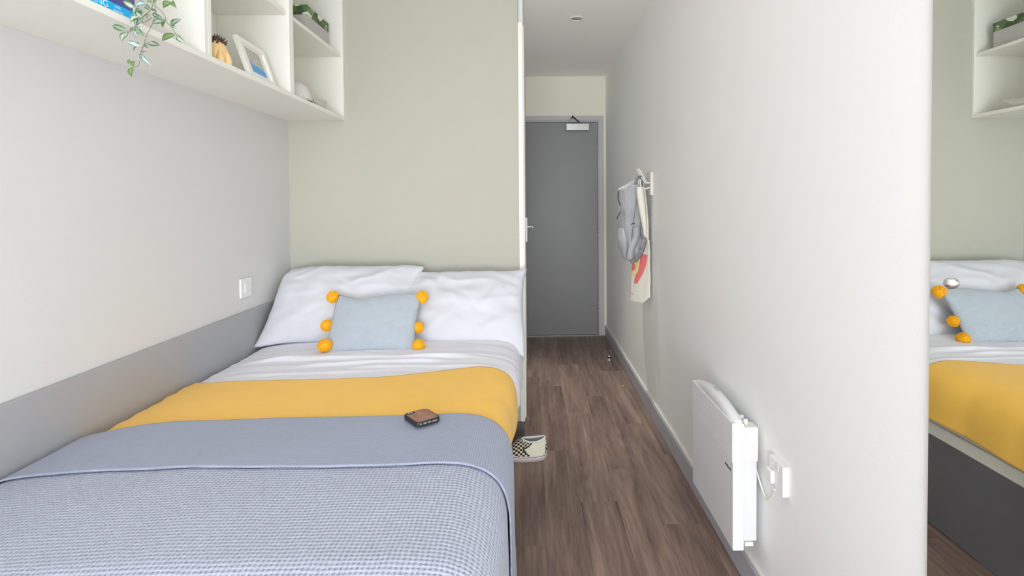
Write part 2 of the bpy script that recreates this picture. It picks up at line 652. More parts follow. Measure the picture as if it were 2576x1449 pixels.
# window wall behind the camera
WX0, WX1, WZ0, WZ1 = -1.02, 0.52, 0.18, 2.05
bm = bmesh.new()
bx(bm, XL, XR, YF - .1, YF, -0.004, WZ0)
bx(bm, XL, XR, YF - .1, YF, WZ1, ZC)
bx(bm, XL, WX0, YF - .1, YF, WZ0, WZ1)
bx(bm, WX1, XR, YF - .1, YF, WZ0, WZ1)
struct(obj('wall_front', bm, M_wall))
bm = bmesh.new()
for (a, b_, c, d) in ((WX0, WX1, WZ0, WZ0 + .05), (WX0, WX1, WZ1 - .05, WZ1), (WX0, WX0 + .05, WZ0 + .05, WZ1 - .05), (WX1 - .05, WX1, WZ0 + .05, WZ1 - .05), (-.3, -.25, WZ0 + .05, WZ1 - .05)):
    bx(bm, a, b_, YF - .08, YF - .03, c, d, 0.004, 1)
win = struct(obj('window_1', bm, M_white_pl))
box('window_sill', WX0 - .05, WX1 + .05, YF - .02, YF + .12, WZ0 - .03, WZ0 - .002, M_white_lam, win, 0.004)

# skirting on the right wall, grey with a pale bead on top, in two lengths
bb = struct(box('baseboard_right', XR - .016, XR, 2.4785, YD, 0.0, 0.092, M_skirt, bev=0.003))
box('top_bead', XR - .010, XR, 0.0 + 2.4785, YD, 0.092, 0.104, M_skirt_cap, bb, 0.003)
bb2 = struct(box('baseboard_right', XR - .016, XR, YF, 2.4765, 0.0, 0.092, M_skirt, bev=0.003))
box('top_bead', XR - .010, XR, YF, 2.4765, 0.092, 0.104, M_skirt_cap, bb2, 0.003)

struct(box('baseboard_back', XL, XP - .0245, YB - .010, YB - .0005, 0.0, 0.078, M_plinth))

# ------------------------------------------------------------------ entrance door
d = bpy.data.objects.new('door_1', None)
d.location = (0.28, YD, 0)
COL.objects.link(d)
struct(d)
tag(d, 'dark grey flush entrance door with closer at the end of the hallway')
# leaf with frame
box('door_leaf', -0.125, 0.640, YD + .012, YD + .056, 0.008, 2.010, M_door, d, 0.002)
bm = bmesh.new()
bx(bm, -0.134, 0.695, YD - .004, YD + .10, 2.028, 2.068, 0.003)
bx(bm, -0.134, 0.695, YD + .004, YD + .10, 2.012, 2.030, 0.002)
bx(bm, 0.652, 0.695, YD - .004, YD + .10, 0.0, 2.028, 0.003)
bx(bm, 0.642, 0.654, YD + .004, YD + .10, 0.0, 2.012, 0.002)
obj('door_frame', bm, M_frame, d)
for hz in (1.806, 0.985, 0.27):
    bm = bmesh.new()
    for q in range(3):
        lathe(bm, [(0, -.017), (.0055, -.017), (.0055, .017), (0, .017)], 10, Matrix.Translation((0.638, YD + .004, hz - .036 + q * .036)))
    obj('hinge', bm, M_steel, d, True)
cl = obj('door_closer', (lambda b_: (bx(b_, 0.339, 0.558, YD - .045, YD + .012, 1.925, 1.992, 0.006), b_)[1])(bmesh.new()), M_steel, d)
bm = bmesh.new()
tube(bm, [(0.465, YD - .02, 1.990), (0.465, YD - .02, 2.010)], 0.008, 10)
tube(bm, [(0.465, YD - .024, 2.006), (0.402, YD - .075, 2.044)], 0.006, 8)
tube(bm, [(0.402, YD - .075, 2.040), (0.392, YD - .002, 2.044)], 0.005, 8)
tube(bm, [(0.400, YD - .075, 2.033), (0.400, YD - .075, 2.056)], 0.007, 8)
obj('closer_arm', bm, M_dark, cl, True)
bm = bmesh.new()
lathe(bm, [(0, -.009), (.008, -.005), (.010, 0), (.008, .006), (0, .009)], 12, Matrix.Translation((0.377, YD - .03, 2.030)))
lathe(bm, [(0, -.006), (.009, -.004), (.009, .008), (0, .012)], 12, Matrix.Translation((0.465, YD - .02, 2.004)))
obj('arm_pivot', bm, M_chrome, cl, True)
box('threshold_strip', -0.12, 0.652, YD - .012, YD + .05, 0.0, 0.007, M_steel, d, 0.002, 1)

# bathroom door in the hallway side
d2 = bpy.data.objects.new('door_2', None)
d2.location = (XP, 3.2, 0)
COL.objects.link(d2)
struct(d2)
box('door_leaf', XP - .044, XP - .004, 2.885, 3.655, 0.008, 2.03, M_cream_lam, d2, 0.002)
bm = bmesh.new()
bx(bm, XP - .014, XP + .016, 3.30, 3.345, 0.998, 1.158, 0.004)
hp = obj('handle_plate', bm, M_cream_pl, d2)
bm = bmesh.new()
tube(bm, smooth_path([(XP + .012, 3.322, 1.096), (XP + .045, 3.322, 1.098), (XP + .050, 3.30, 1.098), (XP + .050, 3.22, 1.098)], 5), 0.0055, 10)
obj('lever', bm, M_steel, hp, True)

# ------------------------------------------------------------------ wardrobe behind the headboard wall
wd = empty('wardrobe', (-0.35, 2.83, 0), 'tall cream wardrobe seen edge-on beside the headboard wall, on a grey plinth', 'wardrobe')
box('side_panel', XP - .0240, XP, YB - .002, YB + .016, 0.077, 2.218, M_cream_lam, wd, 0.0015)
box('door', XP - .012, XP + .007, 2.69, 2.875, 0.085, 2.212, M_cream_lam, wd, 0.0015)
box('plinth', XP - .0235, XP - .004, YB + .004, 2.86, 0.0, 0.085, M_plinth, wd)
box('carcass', -0.30, XP - .014, YB + .102, 2.87, 0.085, 2.20, M_cream_lam, wd)

# ------------------------------------------------------------------ ceiling downlight
dl = empty('downlight', (0.306, 3.19, ZC), 'small round recessed downlight in hallway ceiling, switched off', 'downlight')
bm = bmesh.new()
lathe(bm, [(.031, -.001), (.045, -.001), (.047, -.003), (.045, -.006), (.036, -.007), (.032, -.003), (.031, -.001)], 36, Matrix.Translation((0.306, 3.19, ZC)))
obj('trim_ring', bm, M_white_pl, dl, True)
bm = bmesh.new()
lathe(bm, [(0, -.0025), (.031, -.0025), (.031, -.001), (0, -.001)], 36, Matrix.Translation((0.306, 3.19, ZC)))
obj('lamp_face', bm, mat('frosted_grey_lamp', (176, 176, 160), 0.4), dl, True)
# unseen stand added for the fill light: base, pole and holder
fp = empty('added_fill_lamp', (0.30, -0.75, 0), 'added fill lamp on a pole, unseen behind the viewer near right wall', 'floor lamp')
bm = bmesh.new()
lathe(bm, [(0, 0.001), (.13, 0.001), (.13, .012), (.02, .022), (0, .022)], 32, Matrix.Translation((0.30, -0.75, 0)))
obj('base', bm, M_white_pl, fp, True)
bm = bmesh.new()
tube(bm, [(0.30, -0.75, .02), (0.30, -0.75, 0.69)], 0.011, 12)
obj('pole', bm, M_white_pl, fp, True)
bm = bmesh.new()
lathe(bm, [(0, .685), (.05, .685), (.06, .70), (.052, .705), (0, .705)], 24, Matrix.Translation((0.30, -0.75, 0)))
obj('fill_lamp_holder', bm, M_white_pl, fp, True)

# ------------------------------------------------------------------ left wall panel and switch
wp = tag(box('wall_panel', XL, XL + .014, -0.4, YB - .001, 0.002, 0.785, M_panel, bev=0.003),
         'long grey laminate protection panel fixed to left wall behind bed', 'wall panel')
sw = empty('switch_plate', (XL, 2.236, 0.89), 'square white blank plate on left wall above the pillow corner', 'switch')
box('plate', XL, XL + .009, 2.193, 2.280, 0.846, 0.933, M_white_pl, sw, 0.004, 3)
box('rocker', XL + .008, XL + .0115, 2.222, 2.250, 0.868, 0.911, M_white_pl, sw, 0.0015, 2)

# ------------------------------------------------------------------ shelf unit on the left wall
XS = -0.976
su = empty('wall_shelf_unit', (XL, 1.5, 1.70), 'long white open shelf unit hung on left wall over the bed', 'shelf unit')
Y0S, Y1S = 0.06, YB - .0005
box('bottom_panel', XL, XS, Y0S, Y1S - .0185, 1.700, 1.718, M_white_lam, su, 0.001, 1)
box('top_panel', XL, XS, Y0S, Y1S - .0185, 2.395, 2.413, M_white_lam, su, 0.001, 1)
box('back_panel', XL, XL + .008, Y0S + .02, Y1S - .0185, 1.718, 2.395, M_white_lam, su)
box('end_panel', XL, XS, Y1S - .018, Y1S, 1.700, 2.413, M_white_lam, su, 0.001, 1)
box('end_panel', XL, XS, Y0S - .018, Y0S, 1.700, 2.413, M_white_lam, su, 0.001, 1)
divs = [0.53, 1.03, 1.545, 2.080]
for y in divs:
    for q in (-1, 1):
        box('divider', XL + .008, XS, y + (0.0 if q > 0 else -.018), y + (.018 if q > 0 else 0.0) - .0004, 1.718, 2.395, M_white_lam, su, 0.001, 1)
edges = [Y0S] + divs + [Y1S - .018]
for a, b in zip(edges[:-1], edges[1:]):
    bm = bmesh.new()
    bx(bm, XL + .008, XS - .010, a + .018, b - .0185 if b < 2.5 else b - .0005, 2.030, 2.046, 0.001, 1)
    obj('shelf', bm, M_white_lam, su)

# ------------------------------------------------------------------ right wall: mirror
mr = empty('wall_mirror', (XR, 0.1, 0.35), 'large frameless mirror on right wall reflecting the bed', 'mirror')
box('glass', XR - .0045, XR, -0.62, 0.868, 0.35, 1.886, M_mirror, mr, 0.0012, 1)
for y in (0.822, -0.58):
    for z in (0.40, 1.119, 1.84):
        bm = bmesh.new()
        lathe(bm, [(0, .011), (.004, .0105), (.0075, .008), (.0092, .004), (.0095, 0)], 24, Matrix.Translation((XR - .0045, y, z)) @ Matrix.Rotation(math.radians(-90), 4, 'Y'))
        obj('dome_cap', bm, M_chrome, mr, True)

# ------------------------------------------------------------------ panel heater
ht = empty('panel_heater', (XR, 1.69, 0.175), 'white electric panel heater mounted low on right wall', 'heater')
HY0, HY1 = 1.503, 1.884
box('front_panel', 0.6205, 0.6560, HY0, HY1, 0.176, 0.575, M_enamel, ht, 0.004, 3)
box('rear_casing', 0.6565, 0.700, HY0 + .010, HY1 - .012, 0.200, 0.545, M_enamel2, ht, 0.003, 2)
# upper grille, slightly proud, with perforation rows
gr = box('grille', 0.6190, 0.6207, HY0 + .003, HY1 - .003, 0.452, 0.573, M_enamel, ht, 0.0006, 1)
holes = bmesh.new()
for r_ in range(9):
    for c_ in range(36):
        y = HY0 + .018 + c_ * (HY1 - HY0 - .036) / 35
        z = 0.465 + r_ * 0.0118
        bx(holes, 0.6186, 0.6192, y - .0028, y + .0028, z - .0008, z + .0008)
hol = obj('perforations', holes, mat('grille_hole', (206, 207, 212), 0.6), gr)
tag(hol, kind='stuff')
# arched top cover
n = 24
P = []
for i in range(n + 1):
    t = i / n
    y = HY0 + t * (HY1 - HY0)
    arch = 0.574 + 0.030 * (1 - (2 * t - 1) ** 2)
    P.append([(0.6215, y, 0.570), (0.6290, y, arch - .004), (0.6340, y, arch + .001), (0.6540, y, arch + .002), (0.6560, y, arch - .002), (0.6560, y, 0.570)])
tc_ = grid_mesh('top_cover', np.array(P), M_enamel, ht)
bm = bmesh.new()
bm.from_mesh(tc_.data)
bmesh.ops.holes_fill(bm, edges=bm.edges)
bm.to_mesh(tc_.data)
bm.free()
box('junction_box', 0.6565, 0.702, HY0 + .004, HY0 + .05, 0.452, 0.560, M_cream_pl, ht, 0.004, 2)
box('thermostat_knob', 0.665, 0.690, HY0 + .012, HY0 + .040, 0.4735, 0.500, M_cream_pl, ht, 0.003, 2)
for q in (0, 1):
    bm = bmesh.new()
    lathe(bm, [(0, .016), (.007, .015), (.008, .0), (0, 0)], 16, Matrix.Translation((0.672, HY0 + .03 + q * .03, 0.5605)))
    obj('control_knob', bm, M_cream_pl, ht, True)
bm = bmesh.new()
bx(bm, 0.661, 0.688, HY0 + .006, HY0 + .03, 0.186, 0.198, 0.002)
obj('bottom_bracket', bm, M_cream_pl, ht)
bm = bmesh.new()
bx(bm, 0.7005, XR, HY0 + .05, HY1 - .05, 0.44, 0.50)
obj('wall_bracket', bm, M_enamel2, ht)
# dark maker's mark, unreadable in the photograph, and small rating marks on the top
bm = bmesh.new()
yy = HY0 + .018
for w in (.006, .003, .005, .006, .004, .006, .004):
    bx(bm, 0.6202, 0.6206, yy, yy + w, 0.418, 0.4235 if w < .0055 else 0.4265)
    yy += w + .0018
obj('badge', bm, M_dark, ht)
bm = bmesh.new()
for q in range(3):
    tube(bm, [(0.645 + .004 * math.cos(a), HY0 + .19 + q * .014 + .005 * math.sin(a), 0.6062) for a in np.linspace(0, 6.0, 12)], 0.0007, 4)
obj('top_symbols', bm, M_skirt, ht)

# socket, plug and lead
so = empty('wall_socket', (XR, 1.40, 0.475), 'white square socket outlet on right wall beside the heater', 'socket')
box('plate', 0.697, XR, 1.350, 1.430, 0.434, 0.518, M_white_pl, so, 0.003, 3)
box('rocker', 0.6955, 0.6975, 1.374, 1.386, 0.494, 0.512, M_white_pl, so, 0.0008, 1)
ld = empty('power_lead', (0.70, 1.46, 0.44), 'cream power lead with plug drooping between heater and socket', 'power cable')
bm = bmesh.new()
bx(bm, 0.684, 0.6968, 1.392, 1.424, 0.448, 0.486, 0.005, 3)
obj('plug', bm, M_white_pl, ld)
bm = bmesh.new()
tube(bm, smooth_path([px2x(1949, 1231, .690), px2x(1943, 1242, .697), px2x(1937, 1253, .704), px2x(1930, 1256, .706), px2x(1923, 1246, .707), px2x(1912, 1214, .707), px2x(1903, 1185, .707), px2x(1895, 1165, .706)], 8), 0.0030, 10)
obj('cable', bm, M_cable, ld, True)

# ------------------------------------------------------------------ door stop and crumb on the floor
ds = empty('door_stop', (0.625, 3.93, 0), 'small chrome door stop on the floor near right skirting', 'door stop')
bm = bmesh.new()
lathe(bm, [(.019, 0), (.019, .005), (.012, .008), (.010, .016), (0, .016)], 24, Matrix.Translation((0.625, 3.93, 0)))
lathe(bm, [(0, .040), (.010, .038), (.0155, .029), (.0150, .020), (.010, .016), (0, .016)], 24, Matrix.Translation((0.625, 3.93, 0)))
obj('stop_body', bm, M_chrome, ds, True)
bm = bmesh.new()
lathe(bm, [(.0162, .020), (.0175, .024), (.0162, .028)], 24, Matrix.Translation((0.625, 3.93, 0)))
obj('rubber_ring', bm, M_dark, ds, True)
bm = bmesh.new()
bmesh.ops.create_icosphere(bm, subdivisions=2, radius=0.0055)
for v in bm.verts:
    v.co.z = max(v.co.z * .6, -0.003)
    v.co *= 1 + .2 * nz(v.co.x * 300, v.co.y * 300, 3)
bmesh.ops.translate(bm, verts=bm.verts, vec=(0.628, 3.355, 0.0032))
tag(obj('paper_scrap', bm, M_cotton, None, True), 'tiny white scrap lying on the floor by right skirting', 'scrap')

# ------------------------------------------------------------------ bed
bed = empty('bed', (-0.7, 1.7, 0), 'small double bed with dark grey base against left wall', 'bed')
BX0, BX1 = XL + .018, -0.127
BY0, BY1 = 0.77, YB - .012
box('bed_base', BX0, BX1, BY0, BY1, 0.0005, 0.352, M_base, bed, 0.004)
box('base_top_trim', BX0, BX1 + .003, BY0, BY1, 0.3525, 0.398, mat('pale_trim', (240, 240, 230), 0.6), bed, 0.003)
box('mattress', BX0, BX1 + .012, BY0 + .01, BY1 - .004, 0.3985, 0.585, M_matt, bed, 0.03, 4)

# cross-section of the made bed, wall side -> aisle side
PROF = [(-1.2595, 0.480), (-1.258, 0.540), (-1.247, 0.588), (-1.19, 0.607), (-1.02, 0.622), (-0.70, 0.632), (-0.36, 0.636), (-0.20, 0.634), (-0.130, 0.620), (-0.092, 0.587), (-0.077, 0.535), (-0.075, 0.46), (-0.075, 0.34), (-0.070, 0.16)]
PP = smooth_path([(p[0], 0, p[1]) for p in PROF], 14)
PA = np.array([[p.x, p.z] for p in PP])
SEG = np.r_[0, np.cumsum(np.hypot(*np.diff(PA, axis=0).T))]
TOTAL = SEG[-1]


def prof(s):
    return np.stack([np.interp(s, SEG, PA[:, 0]), np.interp(s, SEG, PA[:, 1])], -1)


def s_at_hem(z):
    k = np.argmax(PA[:, 1])
    m = np.arange(len(PA)) > k
    return float(np.interp(-z, -PA[m, 1], SEG[m]))


def layer(name, s0, s1f, ylo, yhi, off, m, parent, ns, ny, amp=0.0, fx=1.5, fy=12.0, seed=0.0, thick=0.004, foot=False, edge=0.0, low=0.004, ridges=None, flare=0.0):
    """a cloth lying on the bed: s across the bed (arc length), y along it"""
    P = np.zeros((ny, ns, 3))
    UV = np.zeros((ny, ns, 2))
    for j in range(ny):
        t = j / (ny - 1)
        for i in range(ns):
            u = i / (ns - 1)
            a = ylo(u) if callable(ylo) else ylo
            b = yhi(u) if callable(yhi) else yhi
            y = a + (b - a) * t
            s1 = s1f(y) if callable(s1f) else s1f
            s = s0 + (s1 - s0) * u
            p = prof(s)
            q = prof(min(s + .004, TOTAL)) - prof(max(s - .004, 0))
            q = q / np.linalg.norm(q)
            nrm = np.array([-q[1], q[0]])
            # soft unevenness of the bedding, same for all layers at a place
            sw_ = low * nz(p[0] * 2.2, y * 2.6, 1.0) + 0.5 * low * nz(p[0] * 7, y * 6, 4.0)
            if p[1] < 0.56 and p[0] > -0.3:
                sw_ += 0.006 * math.sin(y * 17 + 1.3) * min(1, (0.56 - p[1]) * 6)
            d_ = off + sw_
            if amp:
                w = amp * nz(p[0] * fx + 3 * nz(y * 3, p[0] * 2, seed), y * fy, seed)
                w += 0.5 * amp * nz(p[0] * fx * 2.3, y * fy * 2.1, seed + 9)
                d_ += abs(w) * 1.4
            if ridges:
                d_ += ridges(p[0], y)
            x, z = p[0] + nrm[0] * d_, p[1] + nrm[1] * d_
            if s < 0.16:     # ruffled edge along the wall panel
                z += edge * nz(y * 16, 2.0, seed) * (1 - s / 0.16)
                x += 0.6 * edge * abs(nz(y * 14, 5.0, seed)) * (1 - s / 0.16)
            fl_ = min(1, max(0, (y - (1.80 if flare > .02 else 1.62)) / .15))
            x += flare * fl_ * fl_ * (3 - 2 * fl_) * min(1, max(0, (x + .22) / .12))
            x = max(x, XL + .0165)
            if foot and y < 0.86:
                k = (0.86 - y) / 0.14
                z = max(z - 0.05 * k ** 2 - (0.4 * max(0, k - 1.0)), 0.15)
                y = max(y, 0.745)
            P[j, i] = (x, y, z)
            UV[j, i] = (s, y if not callable(yhi) else y)
    o = grid_mesh(name, P, m, parent, UV)
    md = o.modifiers.new('thickness', 'SOLIDIFY')
    md.thickness = thick
    md.offset = -1
    return o


def duvet_ridges(x, y):
    # a few long soft folds below the pillows
    r = 0.0
    for (y0, sl, w, h, x0, x1) in ((2.02, -.05, .016, .011, -1.1, -.15), (1.955, .03, .012, .009, -.95, -.3), (1.905, -.03, .012, .007, -.7, -.08), (2.075, .06, .014, .010, -1.2, -.6), (1.99, .10, .010, .007, -.62, -.12), (1.865, .02, .010, .005, -1.15, -.5)):
        yy_ = y0 + sl * (x + .6) + .012 * nz(x * 5, y0 * 9, 2)
        e = math.exp(-((y - yy_) / w) ** 2)
        f = max(0, min(1, (x - x0) / .12)) * max(0, min(1, (x1 - x) / .12))
        r += h * e * f
    return r


S_H = s_at_hem(0.455)
layer('duvet', 0.04, lambda y: s_at_hem(0.47 - .02 * (y - 1.8)), 1.70, 2.60, 0.0, M_cotton, bed, 150, 130, amp=0.0045, fx=2.2, fy=13, seed=2.0, thick=0.02, edge=0.006, ridges=duvet_ridges, flare=0.032)
# lower end of duvet hidden beneath the throws
throw = tag(layer('yellow_throw', 0.05, lambda y: s_at_hem(0.44 + .03 * (y - 1.5)), lambda u: 1.33, lambda u: 1.825 - .062 * math.sin(math.pi * min(1, u * 1.25)) ** .7 + .045 * min(1, max(0, (u - .6) * 4)) + .06 * max(0, .12 - u) / .12, 0.009, M_yellow, None, 170, 60,
                  amp=0.0010, fx=5, fy=8, seed=5.0, thick=0.005, edge=0.040, flare=0.012),
            'mustard yellow throw laid across the bed between white duvet and grey blanket', 'throw')
bl = empty('waffle_blanket', (-0.7, 1.1, 0.6), 'blue-grey waffle weave blanket covering the foot of the bed, top turned back', 'blanket')
layer('blanket_body', 0.03, s_at_hem(0.175), 0.70, 1.40, 0.015, M_waffle, bl, 190, 110, amp=0.0008, fx=4, fy=5, seed=8.0, thick=0.006, foot=True, edge=0.004)


def fold_edge(u):
    return 1.165 - .020 * math.sin(u * 3.0) + .008 * math.sin(u * 9) + (0.05 * (max(0, u - .72) / .28) ** 1.3)


layer('turned_back_fold', 0.045, s_at_hem(0.175), fold_edge, lambda u: 1.408 + .008 * math.sin(u * 8) + 0.012 * math.exp(-((u - .68) / .07) ** 2) - .05 * max(0, .14 - u) / .14, 0.0235, M_waffle_f, bl, 190, 50, amp=0.0008, fx=4, fy=5, seed=8.0, thick=0.004, edge=0.004)


# ------------------------------------------------------------------ pillows
def pillow(name, label, cat, cx, wid, hgt, thick, bot, top, m, seedv, n=64, wr=0.012, ear=None, pinch=0.10, shear=0.0, corners=None, parent=None, group=None):
    """upright pillow: centre line from bot (y,z) to top (y,z); closed two-sided surface"""
    by, bz = bot
    ty, tz = top
    d_ = Vector((0, ty - by, tz - bz)).normalized()
    nrm = Vector((0, -d_.z, d_.y))     # towards the camera
    mid = Vector((cx, (by + ty) / 2, (bz + tz) / 2))
    side = []
    for sgn in (1, -1):
        P = np.zeros((n, n, 3))
        UV = np.zeros((n, n, 2))
        for j in range(n):
            v = -1 + 2 * j / (n - 1)
            for i in range(n):
                u = -1 + 2 * i / (n - 1)
                pu = 1 - pinch * (1 - v * v) * 0.35 * 0 - 0.0
                # edges bow inwards a little between the corners
                x = u * wid / 2 * (1 - pinch * (1 - v * v) * abs(u) ** 3)
                h_ = v * hgt / 2 * (1 - pinch * (1 - u * u) * abs(v) ** 3 * .8)
                prof_ = max(0.0, (1 - abs(u) ** 2.6)) ** .55 * max(0.0, (1 - abs(v) ** 2.4)) ** .6
                t_ = sgn * thick / 2 * prof_
                if sgn > 0:
                    e_ = (1 - u ** 4) * (1 - v ** 4)
                    w = nz(x * 5 + seedv + 1.5 * nz(h_ * 6, x * 4, seedv), h_ * 9, seedv)
                    w2 = nz(x * 13 + seedv, h_ * 17 + 2 * nz(x * 6, h_ * 5, 3), seedv + 4)
                    t_ += wr * (abs(w) * -1.0 + .2 + .5 * w2) * e_ ** .3
                if corners:
                    for (cu, cv, du, dv, fall) in corners:
                        f_ = math.exp(-(((u - cu) / fall) ** 2 + ((v - cv) / fall) ** 2))
                        x += du * f_
                        h_ += dv * f_
                p = mid + Vector((x, 0, 0)) + d_ * (h_ + shear * u) + nrm * t_
                P[j, i] = p
                UV[j, i] = (x, h_)
        side.append((P, UV))
    # stitch
    Pf, Pb = side[0][0], side[1][0]
    V = []
    idx = {}
    verts = []
    F = []
    def vid(s_, j, i):
        border = i in (0, n - 1) or j in (0, n - 1)
        k_ = (0 if border else s_, j, i)
        if k_ not in idx:
            idx[k_] = len(verts)
            verts.append(tuple(side[k_[0]][0][j, i]))
            V.append(tuple(side[k_[0]][1][j, i]))
        return idx[k_]
    for s_ in (0, 1):
        for j in range(n - 1):
            for i in range(n - 1):
                q = [vid(s_, j, i), vid(s_, j, i + 1), vid(s_, j + 1, i + 1), vid(s_, j + 1, i)]
                if s_ == 1:
                    q.reverse()
                F.append(q)
    me = bpy.data.meshes.new(name)
    me.from_pydata(verts, [], F)
    ul = me.uv_layers.new(name='UVMap')
    li = np.empty(len(me.loops), dtype=np.int32)
    me.loops.foreach_get('vertex_index', li)
    ul.data.foreach_set('uv', np.array(V, dtype=np.float32)[li].ravel())
    me.update()
    o = link_obj(name, me, m, parent, True)
    if label:
        tag(o, label, cat, group)
    return o, mid, d_, nrm


pillow('pillow', 'plump white pillow leaning at the wall, left one beside the switch', 'pillow', -0.905, 0.70, 0.42, 0.17, (2.30, 0.640), (2.545, 0.925), M_case, 3.1, wr=0.020, pinch=0.04,
       corners=[(-1, -1, -.01, -.02, .25), (1, 1, .015, -.012, .18), (.85, 1, .0, .008, .15), (-1, 1, .03, -.015, .25)])
pillow('pillow', 'white pillow leaning by the wardrobe edge, right one with pointed corner', 'pillow', -0.330, 0.612, 0.42, 0.16, (2.285, 0.624), (2.535, 0.890), M_case, 7.7, wr=0.022, pinch=0.05,
       corners=[(1, -1, -.004, -.058, .15), (1, 1, .008, .010, .15), (-1, 1, -.03, .0, .3)])

# cushion with pompoms
cu = empty('cushion', (-0.70, 2.2, 0.65), 'pale blue knitted cushion with mustard pompoms in front of pillows', 'cushion')
co, cmid, cd, cn = pillow('cover', None, None, -0.697, 0.400, 0.275, 0.085, (2.128, 0.618), (2.295, 0.848), M_cushion, 11.0, n=48, wr=0.004, pinch=0.07,
                          corners=[(-1, 1, .015, 0, .3), (-.5, 1, 0, -.016, .35), (.45, 1, 0, .006, .3)], parent=cu)
bm = bmesh.new()
bmesh.ops.create_icosphere(bm, subdivisions=3, radius=0.024)
bm.verts.ensure_lookup_table()
pm = bmesh.new()
me_ = bpy.data.meshes.new('t')
bm.to_mesh(me_)
bm.free()
pm.from_mesh(me_)
bpy.data.meshes.remove(me_)
rnd = random.Random(3)
for k in range(1500):
    v = Vector((rnd.gauss(0, 1), rnd.gauss(0, 1), rnd.gauss(0, 1))).normalized()
    r1 = 0.0275 + rnd.uniform(-.0015, .0015)
    a = v.cross(Vector((rnd.random(), rnd.random(), rnd.random()))).normalized() * 0.0009
    b2 = v.cross(a).normalized() * 0.0009
    base = v * 0.022
    tip = v * r1 + a * rnd.uniform(-1, 1) + b2 * rnd.uniform(-1, 1)
    q = [pm.verts.new(base + a), pm.verts.new(base - a * .5 + b2), pm.verts.new(base - a * .5 - b2)]
    q2 = [pm.verts.new(tip + a * .7), pm.verts.new(tip - a * .35 + b2 * .7), pm.verts.new(tip - a * .35 - b2 * .7)]
    for i in range(3):
        pm.faces.new((q[i], q[(i + 1) % 3], q2[(i + 1) % 3], q2[i]))
    pm.faces.new(q2)
pome = bpy.data.meshes.new('pompom')
pm.to_mesh(pome)
pm.free()
pome.materials.append(M_pom)
poms = [(837, 747, 2.29, 1.0), (822, 819, 2.20, .95), (817, 869, 2.12, 1.08), (1061, 748, 2.29, 1.08), (1052, 824, 2.21, .93), (1053, 870, 2.14, 1.05)]
for (px, py, Y, sc) in poms:
    o = bpy.data.objects.new('pompom', pome)
    o.location = px2w(px, py, Y) - Vector(cu.location)
    o.rotation_euler = (rnd.random() * 3, rnd.random() * 3, rnd.random() * 3)
    o.scale = (sc, sc, sc * (.92 if py > 860 else 1))
    COL.objects.link(o)
    o.parent = cu

# ------------------------------------------------------------------ phone on the blanket
pc = Vector((-0.301, 1.358, 0.6655))
ph = empty('phone', pc, 'mobile phone in brown wood-backed black case on the blanket', 'phone')
PR = Matrix.Translation(pc) @ Matrix.Rotation(math.radians(-3), 4, 'X') @ Matrix.Rotation(math.radians(38), 4, 'Z')


def rrect(bm, w, l, z0, z1, r, seg=6, M=None, bev=0.0):
    t = bmesh.new()
    pts = []
    for (sx, sy, a0) in ((1, 1, 0), (-1, 1, 90), (-1, -1, 180), (1, -1, 270)):
        for k in range(seg + 1):
            a = math.radians(a0 + 90 * k / seg)
            pts.append((sx * (w / 2 - r) + r * math.cos(a), sy * (l / 2 - r) + r * math.sin(a)))
    bo = [t.verts.new((x, y, z0)) for x, y in pts]
    to = [t.verts.new((x, y, z1)) for x, y in pts]
    t.faces.new(list(reversed(bo)))
    ft = t.faces.new(to)
    for i in range(len(pts)):
        j = (i + 1) % len(pts)
        t.faces.new((bo[i], bo[j], to[j], to[i]))
    if bev:
        ed = [e for e in t.edges if (e.verts[0].co.z == e.verts[1].co.z)]
        bmesh.ops.bevel(t, geom=ed, offset=bev, segments=3, affect='EDGES', profile=0.5)
    merge(bm, t, M)


M_blackrub = mat('black_rubber', (34, 33, 38), 0.5)
M_walnut = speckle_mat('walnut_veneer', (128, 82, 66), (168, 116, 94), 40, rough=0.35, bump=0.05)
bm = bmesh.new()
rrect(bm, 0.070, 0.086, 0.0, 0.0125, 0.010, 6, PR, 0.002)
obj('phone_case', bm, M_blackrub, ph, True)
bm = bmesh.new()
rrect(bm, 0.064, 0.080, 0.0122, 0.0132, 0.008, 6, PR, 0.0003)
obj('wood_back', bm, M_walnut, ph)
bm = bmesh.new()
rrect(bm, 0.024, 0.012, 0.0130, 0.0142, 0.004, 5, PR @ Matrix.Translation((-0.018, 0.032, 0)), 0.0003)
cp = obj('camera_bump', bm, M_blackrub, ph)
bm = bmesh.new()
for dx in (-.006, .002):
    lathe(bm, [(0, .0152), (.0035, .0152), (.0037, .0142), (0, .0142)], 16, PR @ Matrix.Translation((-0.018 + dx, 0.032, 0)))
obj('lens', bm, M_steel, cp, True)
bm = bmesh.new()
for (x0_, x1_) in ((-.026, -.021), (-.016, -.006), (-.003, .006), (.010, .024)):
    t = bmesh.new()
    bx(t, x0_, x1_, -.0436, -.0425, .0045, .0085, .0004, 1)
    merge(bm, t, PR)
obj('edge_ports', bm, M_steel, ph)

# ------------------------------------------------------------------ slip-on shoe
sh = empty('shoe', (-0.06, 2.43, 0), 'cream slip-on canvas shoe with black checks, half under the bed', 'shoe')
SM = Matrix.Translation((0.076, 2.444, 0)) @ Matrix.Rotation(math.radians(5), 4, 'Z')   # heel end at origin, toe towards -x
LEN = 0.207


def halfw(t):
    return (0.030 + 0.020 * math.sin(math.pi * min(1, max(0, (t * 1.05))) ** .9)) * min(1, (t / .10 + .0) ** .5 if t < .10 else 1) * (1 if t < .82 else math.sqrt(max(0, 1 - ((t - .82) / .18) ** 2)))


